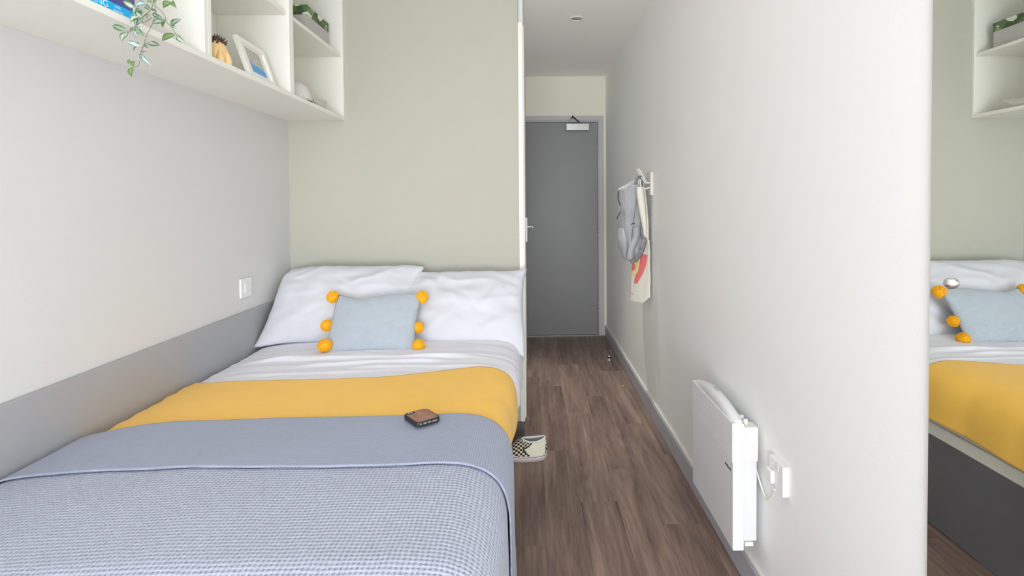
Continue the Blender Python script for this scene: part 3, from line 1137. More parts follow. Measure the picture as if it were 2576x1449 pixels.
NP = 72
out = []
for k in range(NP):
    a = 2 * math.pi * k / NP
    t = (1 - math.cos(a)) / 2
    out.append((-(0.0 + t * LEN), math.copysign(halfw(t), math.sin(a)) if abs(math.sin(a)) > 1e-6 else 0, t))
opn = []
for k in range(NP):
    a = 2 * math.pi * k / NP
    t = (1 - math.cos(a)) / 2
    opn.append((-(0.010 + t * 0.112), math.sin(a) * 0.027, 0.096 - 0.012 * math.sin(math.pi * t * .9) + 0.000 * t))
bm = bmesh.new()
rr_ = []
for z, s_ in ((0.0, 0.99), (0.0, 1.02), (0.026, 1.02), (0.028, 1.0)):
    rr_.append([bm.verts.new(SM @ Vector((-LEN / 2 + (x + LEN / 2) * s_, y * s_ * (1.03), z))) for x, y, t in out])
for a_, b_ in zip(rr_[:-1], rr_[1:]):
    for k in range(NP):
        bm.faces.new((a_[k], a_[(k + 1) % NP], b_[(k + 1) % NP], b_[k]))
bm.faces.new(list(reversed(rr_[0])))
bm.faces.new(rr_[-1])
bmesh.ops.recalc_face_normals(bm, faces=bm.faces)
sole = obj('sole', bm, mat('off_white_rubber', (222, 212, 210), 0.6), sh, True)
bm = bmesh.new()
tube(bm, [SM @ Vector((-LEN / 2 + (x + LEN / 2) * 1.022, y * 1.055, 0.0225)) for x, y, t in out], 0.0010, 6, closed=True)
obj('sole_stripe', bm, mat('dark_blue_line', (66, 62, 78), 0.6), sole, True)
NV = 14
M_cv = mat('cream_canvas', (232, 230, 208), 0.85, vary=0.02, bump=0.3, bscale=900)
M_ck = checker_mat('black_cream_checks', (30, 28, 28), (222, 212, 180), 88)
M_wl = mat('white_lining', (226, 226, 230), 0.8)
vs = []
uvs = []
for j in range(NV + 1):
    v = j / NV
    for k in range(NP):
        ox, oy, ot = out[k]
        px_, py_, pz_ = opn[k]
        e = v ** 0.85
        x = ox * (1 - e) + px_ * e
        y = oy * (1 - e) + py_ * e
        z = 0.026 * (1 - v) + pz_ * v
        bulge = math.sin(math.pi * v) * (0.006 + 0.010 * max(0, ot - .35))
        y += math.copysign(bulge * .7, oy) * min(1, abs(oy) / .02)
        z += bulge * (1.2 if ot > .4 else .2)
        x += (0.003 * math.sin(math.pi * v) if ot < .1 else 0)
        vs.append(SM @ Vector((x, y, z)))
        uvs.append((x, y + (z if oy < 0 else -z)))
faces = []
mi = []
for j in range(NV):
    for k in range(NP):
        k2 = (k + 1) % NP
        faces.append((j * NP + k, j * NP + k2, (j + 1) * NP + k2, (j + 1) * NP + k))
        t_ = out[k][2]
        v = (j + .5) / NV
        vamp = t_ > float(np.interp(v, [0, .12, .38, .62, 1.0], [.45, .53, .70, .60, .585]))
        heel = t_ < 0.075 and v < .55
        mi.append(1 if (vamp or heel) else 0)
me = bpy.data.meshes.new('upper')
me.from_pydata([tuple(v) for v in vs], [], faces)
ul = me.uv_layers.new(name='UVMap')
for l in me.loops:
    ul.data[l.index].uv = uvs[l.vertex_index]
me.materials.append(M_cv)
me.materials.append(M_ck)
me.polygons.foreach_set('material_index', mi)
me.update()
upo = link_obj('upper', me, None, sh, True)
md = upo.modifiers.new('t', 'SOLIDIFY')
md.thickness = 0.0025
md.offset = 0
bm = bmesh.new()
tube(bm, [SM @ Vector((x, y, z)) for x, y, z in opn], 0.0055, 8, closed=True)
obj('collar', bm, M_wl, sh, True)
bm = bmesh.new()
tube(bm, [SM @ Vector((x * 1.0, y * 1.14, z - .016)) for x, y, z in opn[:13]] , 0.0012, 6)
tube(bm, [SM @ Vector((x * 1.0, y * 1.14, z - .016)) for x, y, z in opn[-13:]], 0.0012, 6)
obj('stitch_line', bm, mat('grey_stitch', (178, 180, 190), 0.8), sh, True)
bm = bmesh.new()
bm.faces.new([bm.verts.new(SM @ Vector((x * .95 - .004, y * 1.15, 0.034))) for x, y, z in opn])
bmesh.ops.recalc_face_normals(bm, faces=bm.faces)
obj('insole', bm, M_wl, sh)
# dark binding that runs as a wave from the collar to the sole
bm = bmesh.new()
bp_ = []
for t_, v in ((.585, 1.0), (.59, .8), (.60, .62), (.66, .48), (.70, .38), (.61, .25), (.53, .12), (.45, .04)):
    kf = NP - NP * math.acos(1 - 2 * t_) / (2 * math.pi)
    k0 = int(kf)
    j0 = min(int(v * NV), NV - 1)
    fa, fb = kf - k0, v * NV - j0
    pa = vs[j0 * NP + k0].lerp(vs[j0 * NP + k0 + 1], fa)
    pb = vs[(j0 + 1) * NP + k0].lerp(vs[(j0 + 1) * NP + k0 + 1], fa)
    bp_.append(pa.lerp(pb, fb) + Vector((0, -.0016, .0012)))
tube(bm, smooth_path(bp_, 5), 0.0030, 6)
obj('binding', bm, M_blackrub, sh, True)

# ------------------------------------------------------------------ coat hook, backpack and tote bag on the right wall
hk = empty('coat_hook', (XR, 2.91, 1.30), 'white wall hook plate with prongs on right wall', 'coat hook')
box('back_plate', 0.6985, XR, 2.862, 2.960, 1.297, 1.433, M_cream_pl, hk, 0.004, 2)
for yq in (2.888, 2.935):
    bm = bmesh.new()
    tube(bm, smooth_path([(0.701, yq, 1.370), (0.680, yq, 1.375), (0.655, yq, 1.420), (0.634, yq, 1.455)], 6), 0.0045, 10)
    obj('upper_prong', bm, M_cream_pl, hk, True)
    bm = bmesh.new()
    tube(bm, smooth_path([(0.701, yq, 1.345), (0.672, yq, 1.335), (0.648, yq, 1.350), (0.644, yq, 1.392)], 6), 0.0045, 10)
    obj('lower_prong', bm, M_cream_pl, hk, True)

# tote bag: a limp flat bag, hanging turned a little from the wall
tb = empty('tote_bag', (0.69, 3.05, 0.65), 'cream cotton tote bag with red and yellow print hanging on wall hook', 'tote bag')
M_tote = mat('natural_cotton', (238, 234, 222), 0.85, vary=0.02, bump=0.3, bscale=700)
# rows from top to bottom: (pixel of far edge, pixel of near edge, y) turned to room points with the bag's depth
RW = [(1600, 1633, 600), (1597, 1634, 630), (1592, 1635, 665), (1589, 1636, 700), (1587, 1635, 735), (1586, 1634, 757)]


def tote_pt(u, v):
    """u: 0 far edge .. 1 near edge, v: 0 top .. 1 bottom"""
    f = v * (len(RW) - 1)
    i = min(int(f), len(RW) - 2)
    t = f - i
    xl = RW[i][0] * (1 - t) + RW[i + 1][0] * t
    xr = RW[i][1] * (1 - t) + RW[i + 1][1] * t
    yy = RW[i][2] * (1 - t) + RW[i + 1][2] * t
    Y = 3.03 - 0.15 * u
    p = px2w(xl + (xr - xl) * u, yy + (8 * u if v > 0 else 4 * u), Y)
    p.x = min(p.x - 0.010 * math.sin(math.pi * u) + .004 * nz(u * 5, v * 4, 2), XR - .012)
    if v > 0.8:
        p.z += 0.018 * (u - .72) / .28 * (v - .8) / .2 * 2.2 if u > .72 else 0
    return p


nu, nv = 30, 30
P = np.array([[tote_pt(i / (nu - 1), j / (nv - 1)) for i in range(nu)] for j in range(nv)])
o = grid_mesh('bag_body', P, M_tote, tb)
md = o.modifiers.new('t', 'SOLIDIFY')
md.thickness = 0.008
md.offset = 1 if False else 0


def tote_patch(name, poly, m, off):
    bm = bmesh.new()
    vsn = []
    for (u, v) in poly:
        p = tote_pt(u, v)
        du = tote_pt(min(u + .02, 1), v) - tote_pt(max(u - .02, 0), v)
        dv = tote_pt(u, min(v + .02, 1)) - tote_pt(u, max(v - .02, 0))
        nn = du.cross(dv).normalized()
        if nn.x > 0:
            nn = -nn
        vsn.append(bm.verts.new(p + nn * off))
    f = bm.faces.new(vsn)
    bmesh.ops.triangulate(bm, faces=[f])
    return obj(name, bm, m, tb)


def dens(poly, n=6):
    r = []
    for a, b in zip(poly, poly[1:] + poly[:1]):
        for k in range(n):
            r.append((a[0] + (b[0] - a[0]) * k / n, a[1] + (b[1] - a[1]) * k / n))
    return r


def strip_print(name, rowsp, m, off):
    """rowsp: list of (v, u0, u1)"""
    P = []
    for (v, u0, u1) in rowsp:
        row = []
        for k in range(5):
            u = u0 + (u1 - u0) * k / 4
            p = tote_pt(u, v)
            du = tote_pt(min(u + .02, 1), v) - tote_pt(max(u - .02, 0), v)
            dv = tote_pt(u, min(v + .02, 1)) - tote_pt(u, max(v - .02, 0))
            nn = du.cross(dv).normalized()
            if nn.x > 0:
                nn = -nn
            row.append(p + nn * off)
        P.append(row)
    return grid_mesh(name, np.array(P), m, tb)


M_red = mat('red_print', (246, 126, 126), 0.8)
M_yel = mat('yellow_print', (250, 230, 156), 0.8)
strip_print('red_print', [(.22, .62, .93), (.30, .52, .90), (.40, .42, .84), (.50, .34, .70), (.60, .26, .52), (.66, .22, .44)], M_red, .0062)
strip_print('red_print', [(.35, .02, .20), (.40, .0, .34), (.46, .01, .24), (.49, .03, .12)], M_red, .0064)
strip_print('yellow_print', [(.26, .30, .52), (.32, .16, .56), (.36, .14, .54), (.42, .32, .52), (.48, .24, .46), (.53, .06, .36), (.57, .04, .16)], M_yel, .0070)
strip_print('dark_mark', [(.30, .38, .41), (.33, .33, .36), (.36, .37, .40)], M_dark, .0078)
strip_print('small_red_mark', [(.80, .02, .06), (.815, .04, .22), (.83, .18, .30), (.84, .28, .32)], mat('orange_print', (236, 176, 150), 0.8), .0062)
# handles: two long straps from the prong down to the bag top
for (dx, dy) in ((0, 0.0), (5, 0.02)):
    bm = bmesh.new()
    pts = [px2w(1610 + dx, 470, 2.872 + dy), px2w(1612 + dx, 490, 2.868 + dy), px2w(1617 + dx, 530, 2.868 + dy), px2w(1622 + dx, 570, 2.872 + dy), px2w(1623 + dx, 608, 2.88 + dy)]
    path = smooth_path(pts, 5)
    P = []
    for i, p in enumerate(path):
        t = i / (len(path) - 1)
        w = 0.017 + 0.005 * math.sin(t * 5)
        p = Vector((min(p.x, XR - .012), p.y, p.z))
        P.append([p + Vector((-w, .004, 0)), p + Vector((-w * .3, -.008, 0)), p + Vector((w * .35, -.006, 0)), p + Vector((min(w, XR - .006 - p.x), .01, 0))])
    o = grid_mesh('handle_strap', np.array(P), M_tote, tb)
    md = o.modifiers.new('t', 'SOLIDIFY')
    md.thickness = 0.0025

# backpack
bp = empty('backpack', (0.60, 3.08, 0.92), 'heather grey backpack hanging from wall hook behind the tote bag', 'backpack')
rowsb = [  # (pixel y, left px, right px)
    (452, 1594, 1606), (466, 1576, 1612), (476, 1556, 1614), (490, 1557, 1614), (520, 1558, 1614), (560, 1560, 1614), (600, 1564, 1613), (625, 1568, 1611), (645, 1574, 1606), (656, 1583, 1600), (662, 1588, 1596)]
NB = 40
P = []
YBK = 3.03
for r_i in range(61):
    f = r_i / 60 * (len(rowsb) - 1)
    i = min(int(f), len(rowsb) - 2)
    t = f - i
    yy, l, r = [rowsb[i][q] * (1 - t) + rowsb[i + 1][q] * t for q in range(3)]
    a = px2w(l, yy, YBK)
    b = px2w(r, yy, YBK)
    cx_, hw = (a.x + b.x) / 2, (b.x - a.x) / 2
    row = []
    for k in range(NB):
        an = 2 * math.pi * k / NB
        c, s_ = math.cos(an), math.sin(an)
        sx = math.copysign(abs(c) ** .75, c)
        sy = math.copysign(abs(s_) ** .75, s_)
        d_ = 1 + 0.16 * nz(c * 2 + 5, s_ * 2, a.z * 9) + .10 * nz(c * 4 + a.z * 6, s_ * 4, a.z * 12)
        dp = 0.115 * min(1, hw / .05)
        row.append((min(cx_ + sx * hw * (d_ if abs(c) < .9 else 1), XR - .004), YBK + sy * dp * d_, a.z + .006 * nz(c * 3, s_ * 3, r_i * .1)))
    P.append(row)
o = grid_mesh('bag_body', np.array(P), M_heather, bp, closed_u=True)
bm = bmesh.new()
bm.from_mesh(o.data)
bmesh.ops.holes_fill(bm, edges=bm.edges)
bm.to_mesh(o.data)
bm.free()
# side pocket sagging on the aisle side
P = []
for r_i in range(20):
    v = r_i / 19
    z = 1.105 - .20 * v
    for_w = math.sin(math.pi * min(1, v * .9 + .1)) ** .5
    row = []
    for k in range(20):
        an = 2 * math.pi * k / 20
        row.append((0.563 + 0.016 * v - .030 * for_w * max(0, -math.cos(an)) * (1 + .25 * nz(v * 6, an, 2)) + .02 * max(0, math.cos(an)), YBK - .01 + .075 * math.sin(an) * for_w, z))
    P.append(row)
grid_mesh('side_pocket', np.array(P), M_heather, bp, closed_u=True)
# crease lines / seams and zips
bm = bmesh.new()
tube(bm, smooth_path([px2w(1602, 500, 2.905), px2w(1596, 540, 2.90), px2w(1592, 575, 2.90), px2w(1588, 610, 2.905), px2w(1579, 640, 2.92)], 6), 0.0022, 6)
obj('seam', bm, M_strap, bp, True)
bm = bmesh.new()
tube(bm, smooth_path([px2w(1588, 565, 2.905), px2w(1592, 562, 2.895), px2w(1597, 563, 2.90)], 6), 0.0020, 6)
obj('zip_pull', bm, M_dark, bp, True)
bm = bmesh.new()
tube(bm, smooth_path([px2w(1556, 480, 3.0), px2w(1555, 500, 3.0), px2w(1561, 518, 3.0)], 6), 0.0030, 6)
obj('edge_binding', bm, M_dark, bp, True)
bm = bmesh.new()
tube(bm, smooth_path([px2w(1562, 531, 3.0), px2w(1556, 541, 2.99), px2w(1552, 551, 3.0)], 6), 0.0025, 6)
obj('side_cord', bm, M_dark, bp, True)
# a folded panel flap in front
P = []
for r_i in range(24):
    v = r_i / 23
    yy = 572 + 82 * v
    xm = 1598 - 14 * v + 3 * math.sin(v * 6)
    row = []
    for k in range(14):
        u = k / 13
        row.append(px2w(xm + (u - .3) * (22 - 8 * v), yy - 8 * (u - .3), 2.897 - .012 * math.sin(math.pi * u) + .02 * abs(u - .5)))
    P.append(row)
o = grid_mesh('front_flap', np.array(P), M_heather, bp)
md = o.modifiers.new('t', 'SOLIDIFY')
md.thickness = 0.004
# haul loop over prong and hanging shoulder strap
def ribbon(name, pts, w, m, parent, wd=Vector((1, 0, 0)), th=0.004):
    path = smooth_path(pts, 6)
    P = []
    for i, p in enumerate(path):
        t = i / (len(path) - 1)
        ww = w(t) if callable(w) else w
        P.append([p - wd * ww, p + wd * 0 + Vector((0, -.003, 0)), p + wd * ww])
    o = grid_mesh(name, np.array(P), m, parent)
    md_ = o.modifiers.new('t', 'SOLIDIFY')
    md_.thickness = th
    return o


ribbon('haul_loop', [px2w(1601, 470, 2.93), px2w(1600, 458, 2.93), px2w(1604, 447, 2.93), px2w(1610, 442, 2.93), px2w(1613, 450, 2.95), px2w(1612, 466, 2.97)], 0.009, M_strap, bp)
ribbon('shoulder_strap', [px2w(1613, 560, 2.885), px2w(1615, 590, 2.868), px2w(1620, 598, 2.86), px2w(1624, 604, 2.855), px2w(1620, 618, 2.855), px2w(1614, 632, 2.855), px2w(1605, 648, 2.86), px2w(1594, 660, 2.87)],
       lambda t: 0.006 + 0.010 * min(1, max(0, t - .45) * 4), M_strap, bp, Vector((.93, 0, .35)))

# ------------------------------------------------------------------ things on the shelves
ZS = 1.718
ZU = 2.046
# storage box on the upper shelf of the end bay
sb = empty('storage_box', (-1.09, 2.47, ZU), 'grey felt storage box with leaf patterned lid on upper shelf', 'storage box')
M_felt = speckle_mat('grey_felt', (168, 166, 164), (206, 204, 200), 300)
box('box_body', -1.150, -1.030, 2.35, 2.594, ZU + .0005, 2.142, M_felt, sb, 0.002)
box('lid', -1.152, -1.028, 2.348, 2.596, 2.1425, 2.187, leaf_print_mat('green_leaf_print'), sb, 0.0015)

# cap
cpz = empty('cap', (-1.06, 2.29, ZS), 'pale grey baseball cap on the bottom shelf, end bay', 'cap')
M_cap = mat('pale_grey_cotton', (208, 206, 200), 0.85, vary=0.03, bump=0.3, bscale=500)
CC = Vector((-1.055, 2.255, ZS + .004))
P = []
for j in range(17):
    ph_ = math.pi / 2 * j / 16
    row = []
    for k in range(48):
        a = 2 * math.pi * k / 48
        r = math.cos(ph_) ** .8 if j < 16 else 0
        seam = 1 - .012 * (abs(math.sin(3 * a)) < .12) * math.cos(ph_)
        row.append((CC.x + .080 * r * math.cos(a) * seam, CC.y + .082 * r * math.sin(a) * seam, CC.z + .092 * math.sin(ph_) ** .9))
    P.append(row)
o = grid_mesh('crown', np.array(P), M_cap, cpz, closed_u=True)
md = o.modifiers.new('t', 'SOLIDIFY')
md.thickness = 0.002
bm = bmesh.new()
lathe(bm, [(0, .007), (.006, .005), (.008, 0)], 12, Matrix.Translation(CC + Vector((0, 0, .091))))
obj('top_button', bm, M_cap, cpz, True)
P = []
for j in range(20):
    v = j / 19
    row = []
    for k in range(28):
        u = -1 + 2 * k / 27
        ang = u * 1.12
        r0 = Vector((.080 * math.sin(ang), .078 * math.cos(ang)))
        ext = 0.225 * math.cos(u * math.pi / 2 * .93) ** .22
        x = r0.x * (1 - .10 * v)
        y = r0.y + ext * v
        z = .034 + .026 * v - (.030 + .030 * v) * abs(u) ** 2.4
        row.append((CC.x + .014 + x * (.9 - .25 * v), CC.y + y, CC.z + max(z, .0)))
    P.append(row)
o = grid_mesh('brim', np.array(P), M_cap, cpz)
md = o.modifiers.new('t', 'SOLIDIFY')
md.thickness = 0.003

# figurine with spiky top
fg = empty('figurine', (-1.035, 1.668, ZS), 'glossy peach rounded figurine with brown spiky top on the shelf', 'figurine')
M_peach = mat('glossy_peach_ceramic', (240, 204, 142), 0.22, vary=0.06, nscale=20, coat=0.5)
fc = Vector((-1.028, 1.665, ZS))
bm = bmesh.new()
lathe(bm, [(0, 0), (.022, 0), (.030, .008), (.033, .025), (.034, .045), (.031, .062), (.024, .075), (.013, .083), (0, .086)], 32, Matrix.Translation(fc))
obj('figure_body', bm, M_peach, fg, True)
for ang_ in (-95, -38, 12):
    dx, dy = math.cos(math.radians(ang_)), math.sin(math.radians(ang_))
    bm = bmesh.new()
    tube(bm, smooth_path([fc + Vector((dx * .024, dy * .024, .056)), fc + Vector((dx * .030, dy * .030, .040)), fc + Vector((dx * .034, dy * .034, .020)), fc + Vector((dx * .033, dy * .033, .001))], 6), lambda t: .004 + .009 * min(1, t * 1.4), 14)
    obj('arm', bm, M_peach, fg, True)
bm = bmesh.new()
rnd = random.Random(5)
for k in range(70):
    a = rnd.uniform(0, 2 * math.pi)
    el = rnd.uniform(.35, 1.5)
    dv = Vector((math.cos(a) * math.cos(el), math.sin(a) * math.cos(el), math.sin(el)))
    base = fc + Vector((dv.x * .028, dv.y * .028, .058 + dv.z * .024))
    L = rnd.uniform(.012, .020)
    tube(bm, [base, base + dv * L * .5, base + dv * L + Vector((0, 0, .002))], lambda t: .0042 * (1 - t) + .0003, 5)
obj('spiky_hair', bm, mat('dark_brown_spikes', (92, 72, 68), 0.6), fg, True)

# picture frame leaning back on the shelf
pf = empty('picture_frame', (-1.0, 1.9, ZS), 'white frame with grey and blue picture leaning on shelf', 'picture frame')
A = Vector((-1.000, 1.800, ZS + .0015))      # bottom near corner
U_ = Vector((-0.012, 0.208, 0)).normalized()   # along the bottom edge
V_ = Vector((-0.050, 0.0, 0.142)).normalized()   # up the leaning face
N_ = U_.cross(V_).normalized()
if N_.x < 0:
    N_ = -N_
FW, FH = 0.208, 0.152
FM = Matrix(((U_.x, V_.x, N_.x, A.x), (U_.y, V_.y, N_.y, A.y), (U_.z, V_.z, N_.z, A.z), (0, 0, 0, 1)))


def fbox(bm, u0, u1, v0, v1, n0, n1, bev=0):
    t = bmesh.new()
    bx(t, u0, u1, v0, v1, n0, n1, bev, 2)
    merge(bm, t, FM)


bm = bmesh.new()
for q in ((0, FW, 0, .020), (0, FW, FH - .020, FH), (0, .020, .020, FH - .020), (FW - .020, FW, .020, FH - .020)):
    fbox(bm, q[0], q[1], q[2], q[3], -.004, .012, .001)
obj('frame', bm, M_white_lam, pf)
bm = bmesh.new()
fbox(bm, .020, FW - .020, .020, FH - .020, 0, .004)
obj('mount', bm, mat('white_card', (236, 236, 230), 0.8), pf)
bm = bmesh.new()
fbox(bm, .050, FW - .050, .024, FH - .026, .004, .0048)
pi = obj('picture', bm, speckle_mat('grey_sketch', (168, 168, 158), (204, 203, 190), 120, bump=0), pf)
bm = bmesh.new()
t = bmesh.new()
poly = [(.050, .024), (FW - .050, .024), (FW - .050, .052), (.128, .054), (.122, .060), (.110, .058), (.098, .062), (.086, .060), (.078, .052), (.072, .062), (.066, .056), (.060, .070), (.050, .072)]
f = t.faces.new([t.verts.new((u, v, .0053)) for u, v in poly])
bmesh.ops.triangulate(t, faces=[f])
merge(bm, t, FM)
obj('blue_area', bm, mat('sky_blue_print', (96, 166, 224), 0.7), pi)
bm = bmesh.new()
fbox(bm, .09, .12, .0, .12, -.008, -.004)
obj('easel_back', bm, M_dark, pf)


# books
def text_mesh(txt, size, M, m, parent, name='lettering'):
    cu_ = bpy.data.curves.new('lettering_curve', 'FONT')
    cu_.body = txt
    cu_.size = size
    cu_.extrude = 0.0001
    to = bpy.data.objects.new('lettering_tmp', cu_)
    COL.objects.link(to)
    dg = bpy.context.evaluated_depsgraph_get()
    me = bpy.data.meshes.new_from_object(to.evaluated_get(dg))
    bpy.data.objects.remove(to)
    me.name = name
    me.transform(M)
    me.materials.clear()
    return link_obj(name, me, m, parent)


M_lblue = mat('blue_cover', (20, 176, 236), 0.35)
M_lpur = mat('purple_cover', (92, 82, 160), 0.35)
M_page = mat('paper_pages', (232, 228, 214), 0.8)
M_lw = mat('white_lettering', (214, 236, 250), 0.6)
M_lo = mat('peach_lettering', (226, 190, 180), 0.6)


def book(label, M, L, Wd, T, cover):
    e = empty('book', M.translation, label, 'book', None)
    bm = bmesh.new()
    for (z0, z1) in ((0, .0018), (T - .0018, T)):
        t = bmesh.new()
        bx(t, -Wd, 0, 0, L, z0, z1, .0004, 1)
        merge(bm, t, M)
    t = bmesh.new()
    bx(t, -.0022, 0, 0, L, 0, T, .0006, 1)
    merge(bm, t, M)
    obj('cover', bm, cover, e)
    bm = bmesh.new()
    t = bmesh.new()
    bx(t, -Wd + .004, -.0022, .003, L - .003, .0018, T - .0018)
    merge(bm, t, M)
    obj('pages', bm, M_page, e)
    return e


# spine faces the aisle (+x); text reads along +y
B1 = Matrix.Translation((-0.984, 1.045, ZS + .0005))
b1 = book('thin bright blue book lying lowest in the shelf stack', B1, 0.232, 0.16, 0.0235, M_lblue)
RT = Matrix(((0, 0, 1, 0.0004), (1, 0, 0, 0), (0, 1, 0, 0), (0, 0, 0, 1)))
text_mesh('HUNTING', 0.022, B1 @ Matrix.Translation((0, .048, .0045)) @ RT, M_lw, b1)
text_mesh('with', 0.010, B1 @ Matrix.Translation((0, .166, .0125)) @ RT, M_lw, b1)
text_mesh('stories', 0.010, B1 @ Matrix.Translation((0, .164, .0035)) @ RT, M_lw, b1)
B2 = Matrix.Translation((-0.975, 1.066, ZS + .0245)) @ Matrix.Rotation(math.radians(4), 4, 'Z')
b2_ = book('thick purple book lying on top of the blue one', B2, 0.215, 0.15, 0.040, M_lpur)
text_mesh('A LAST QUEST', 0.018, B2 @ Matrix.Translation((0, .03, .013)) @ RT, M_lo, b2_)

# ------------------------------------------------------------------ trailing plant
pl = empty('trailing_plant', (-1.06, 1.24, ZU), 'trailing vine with variegated green leaves hanging from upper shelf', 'plant')
bm = bmesh.new()
lathe(bm, [(0, 0), (.034, 0), (.040, .02), (.046, .075), (.048, .08), (.044, .08), (.040, .07), (0, .066)], 28, Matrix.Translation((-1.06, 1.24, ZU + .0008)))
obj('pot', bm, M_white_pl, pl, True)
M_stem = mat('brown_green_stem', (120, 112, 98), 0.7)
Mleaf = []
for i, (c1, c2) in enumerate((((62, 88, 62), (136, 158, 130)), ((78, 106, 76), (176, 196, 176)), ((100, 128, 120), (176, 196, 196)), ((74, 100, 56), (116, 142, 84)))):
    m, nt, b = new_mat('leaf_green_%s' % 'abcd'[i])
    tc = nt.nodes.new('ShaderNodeTexCoord')
    sep = nt.nodes.new('ShaderNodeSeparateXYZ')
    nt.links.new(tc.outputs['UV'], sep.inputs[0])
    nn = nt.nodes.new('ShaderNodeTexNoise')
    nn.inputs['Scale'].default_value = 5
    nt.links.new(tc.outputs['UV'], nn.inputs['Vector'])
    e_ = mth(nt, 'ABSOLUTE', sep.outputs[0])
    e_ = mth(nt, 'ADD', e_, mth(nt, 'MULTIPLY', mth(nt, 'SUBTRACT', nn.outputs['Fac'], .5), 1.4))
    e_ = mth(nt, 'SUBTRACT', mth(nt, 'MULTIPLY', e_, 2.2), 0.7, clamp=True)
    mx = nt.nodes.new('ShaderNodeMixRGB')
    mx.inputs[1].default_value = lin(c2)
    mx.inputs[2].default_value = lin(c1)
    nt.links.new(e_, mx.inputs[0])
    nt.links.new(mx.outputs[0], b.inputs['Base Color'])
    b.inputs['Roughness'].default_value = 0.3
    Mleaf.append(m)


def leaf(x0, y0, x1, y1, wpx, mi_, Y=1.22, dy=0.0):
    a = px2w(x0, y0, Y)
    b = px2w(x1, y1, Y + dy)
    ax = b - a
    L = ax.length
    ax.normalize()
    sd = ax.cross(Vector((0, 1, 0))).normalized()
    nn = sd.cross(ax).normalized()
    if nn.y > 0:
        nn = -nn
    hw = wpx / 2 * Y / FPX
    rows_, uvs_ = [], []
    nn_ = 9
    for i in range(nn_ + 1):
        t = i / nn_
        w = hw * (math.sin(math.pi * t ** .8)) ** .85 if 0 < t < 1 else 0.0002
        c = a + ax * (L * t) + nn * (.006 * math.sin(math.pi * t))
        row, ru = [], []
        for k in range(5):
            u = (k - 2) / 2
            row.append(c + sd * w * u + nn * (.22 * w * abs(u)))
            ru.append((u, t * 2))
        rows_.append(row)
        uvs_.append(ru)
    o = grid_mesh('leaf', np.array(rows_), Mleaf[mi_], pl, np.array(uvs_))
    return o


def zc(x, y):   # coordinates read from a 7.245x enlargement of the plant
    return 260 + x / 7.245, y / 7.245


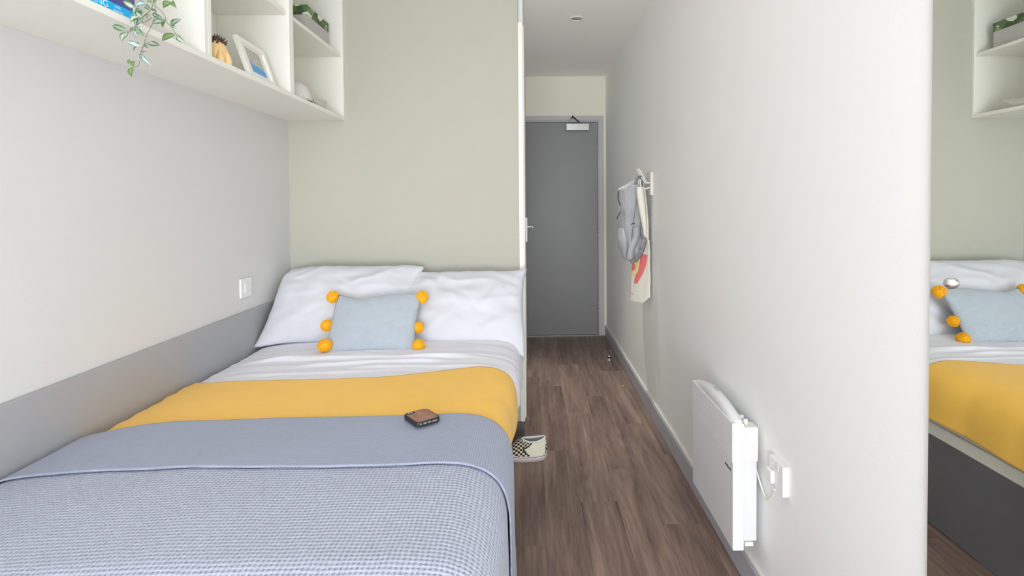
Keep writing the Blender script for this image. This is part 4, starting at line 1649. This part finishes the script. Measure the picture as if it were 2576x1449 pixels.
LEAVES = [  # base x,y -> tip x,y (enlargement), width, material
    ((440, 565), (165, 465), 100, 0), ((455, 600), (325, 760), 110, 1), ((590, 480), (745, 660), 100, 0), ((625, 505), (770, 545), 42, 1), ((575, 520), (520, 610), 50, 0),
    ((690, 850), (410, 750), 78, 2), ((685, 850), (640, 770), 34, 0), ((665, 865), (550, 940), 46, 3), ((790, 795), (1035, 825), 92, 0), ((770, 790), (825, 880), 44, 0), ((790, 740), (870, 690), 40, 1),
    ((690, 985), (810, 935), 44, 0), ((700, 1000), (880, 1195), 84, 2), ((675, 1010), (680, 1130), 34, 2), ((545, 1225), (610, 1110), 80, 3), ((540, 1200), (475, 1075), 60, 3), ((545, 1225), (520, 1405), 92, 3),
    ((1120, 385), (890, 440), 100, 0), ((1115, 370), (890, 240), 74, 1), ((1130, 390), (1110, 520), 48, 3), ((1120, 360), (1060, 310), 40, 0), ((1215, 440), (1175, 330), 50, 1), ((1235, 475), (1430, 350), 100, 0), ((1250, 490), (1390, 525), 46, 1),
    ((1310, 630), (1065, 740), 112, 3), ((1345, 660), (1510, 800), 92, 1), ((1240, 40), (1095, 145), 115, 3), ((1270, 20), (1340, 165), 80, 3),
    ((700, 400), (575, 470), 70, 0), ((720, 230), (515, 200), 100, 3), ((600, 160), (360, 20), 90, 1), ((540, 80), (400, -10), 70, 3), ((780, 70), (595, 110), 90, 2), ((780, 100), (900, 205), 78, 0), ((700, 330), (480, 300), 110, 1),
    ((720, 330), (600, 200), 80, 1), ((860, 260), (815, 350), 52, 0), ((790, 20), (900, 45), 50, 0), ((640, 300), (500, 400), 90, 1), ((660, 360), (590, 460), 80, 0), ((760, 0), (700, -80), 70, 0), ((930, 60), (1040, -20), 60, 3), ((1010, 310), (900, 250), 44, 0), ((880, 160), (980, 215), 36, 0),
    ((600, 560), (640, 720), 60, 2), ((640, 130), (560, 250), 70, 1), ((560, 400), (500, 440), 40, 1), ((700, 170), (620, 90), 60, 2)]
rnd = random.Random(11)
for (a, b, w, mi_) in LEAVES:
    p0 = zc(*a)
    p1 = zc(*b)
    leaf(p0[0], p0[1], p1[0], p1[1], w / 7.245, mi_, 1.215 + rnd.uniform(-.02, .02), rnd.uniform(-.02, .02))
STEMS = [[(945, -60), (940, 60), (945, 230), (890, 440), (790, 640), (745, 790), (690, 950), (665, 1000), (650, 1170), (620, 1210), (545, 1225)],
         [(960, 120), (1050, 200), (1120, 290), (1140, 385), (1220, 470), (1310, 600), (1345, 660)],
         [(835, 210), (740, 290), (690, 400), (590, 470), (500, 520), (455, 600), (440, 565)],
         [(885, 310), (820, 370), (740, 405), (690, 405)],
         [(910, -60), (900, 100), (835, 210), (700, 330)],
         [(745, 785), (800, 795)], [(700, 860), (640, 830)], [(670, 985), (720, 1000)], [(1140, 385), (1060, 370)], [(1225, 475), (1260, 455)], [(1280, -60), (1255, 30)], [(700, -60), (660, 60), (600, 160)], [(1310, 625), (1290, 640)]]
bm = bmesh.new()
for st in STEMS:
    pts = [px2w(*zc(x, y), 1.215) for x, y in st]
    tube(bm, smooth_path(pts, 5), 0.0007, 6)
# stems over the shelf edge back to the pot
for q in (STEMS[0][0], STEMS[4][0], STEMS[10][0], STEMS[11][0]):
    p = px2w(*zc(*q), 1.215)
    tube(bm, smooth_path([p, p + Vector((0, 0, .12)), Vector((p.x * .5 - .478, 1.225, ZU + .05)), Vector((-0.99, 1.235, ZU + .09)), Vector((-1.05, 1.24, ZU + .065))], 6), 0.0010, 6)
obj('stems', bm, M_stem, pl, True)
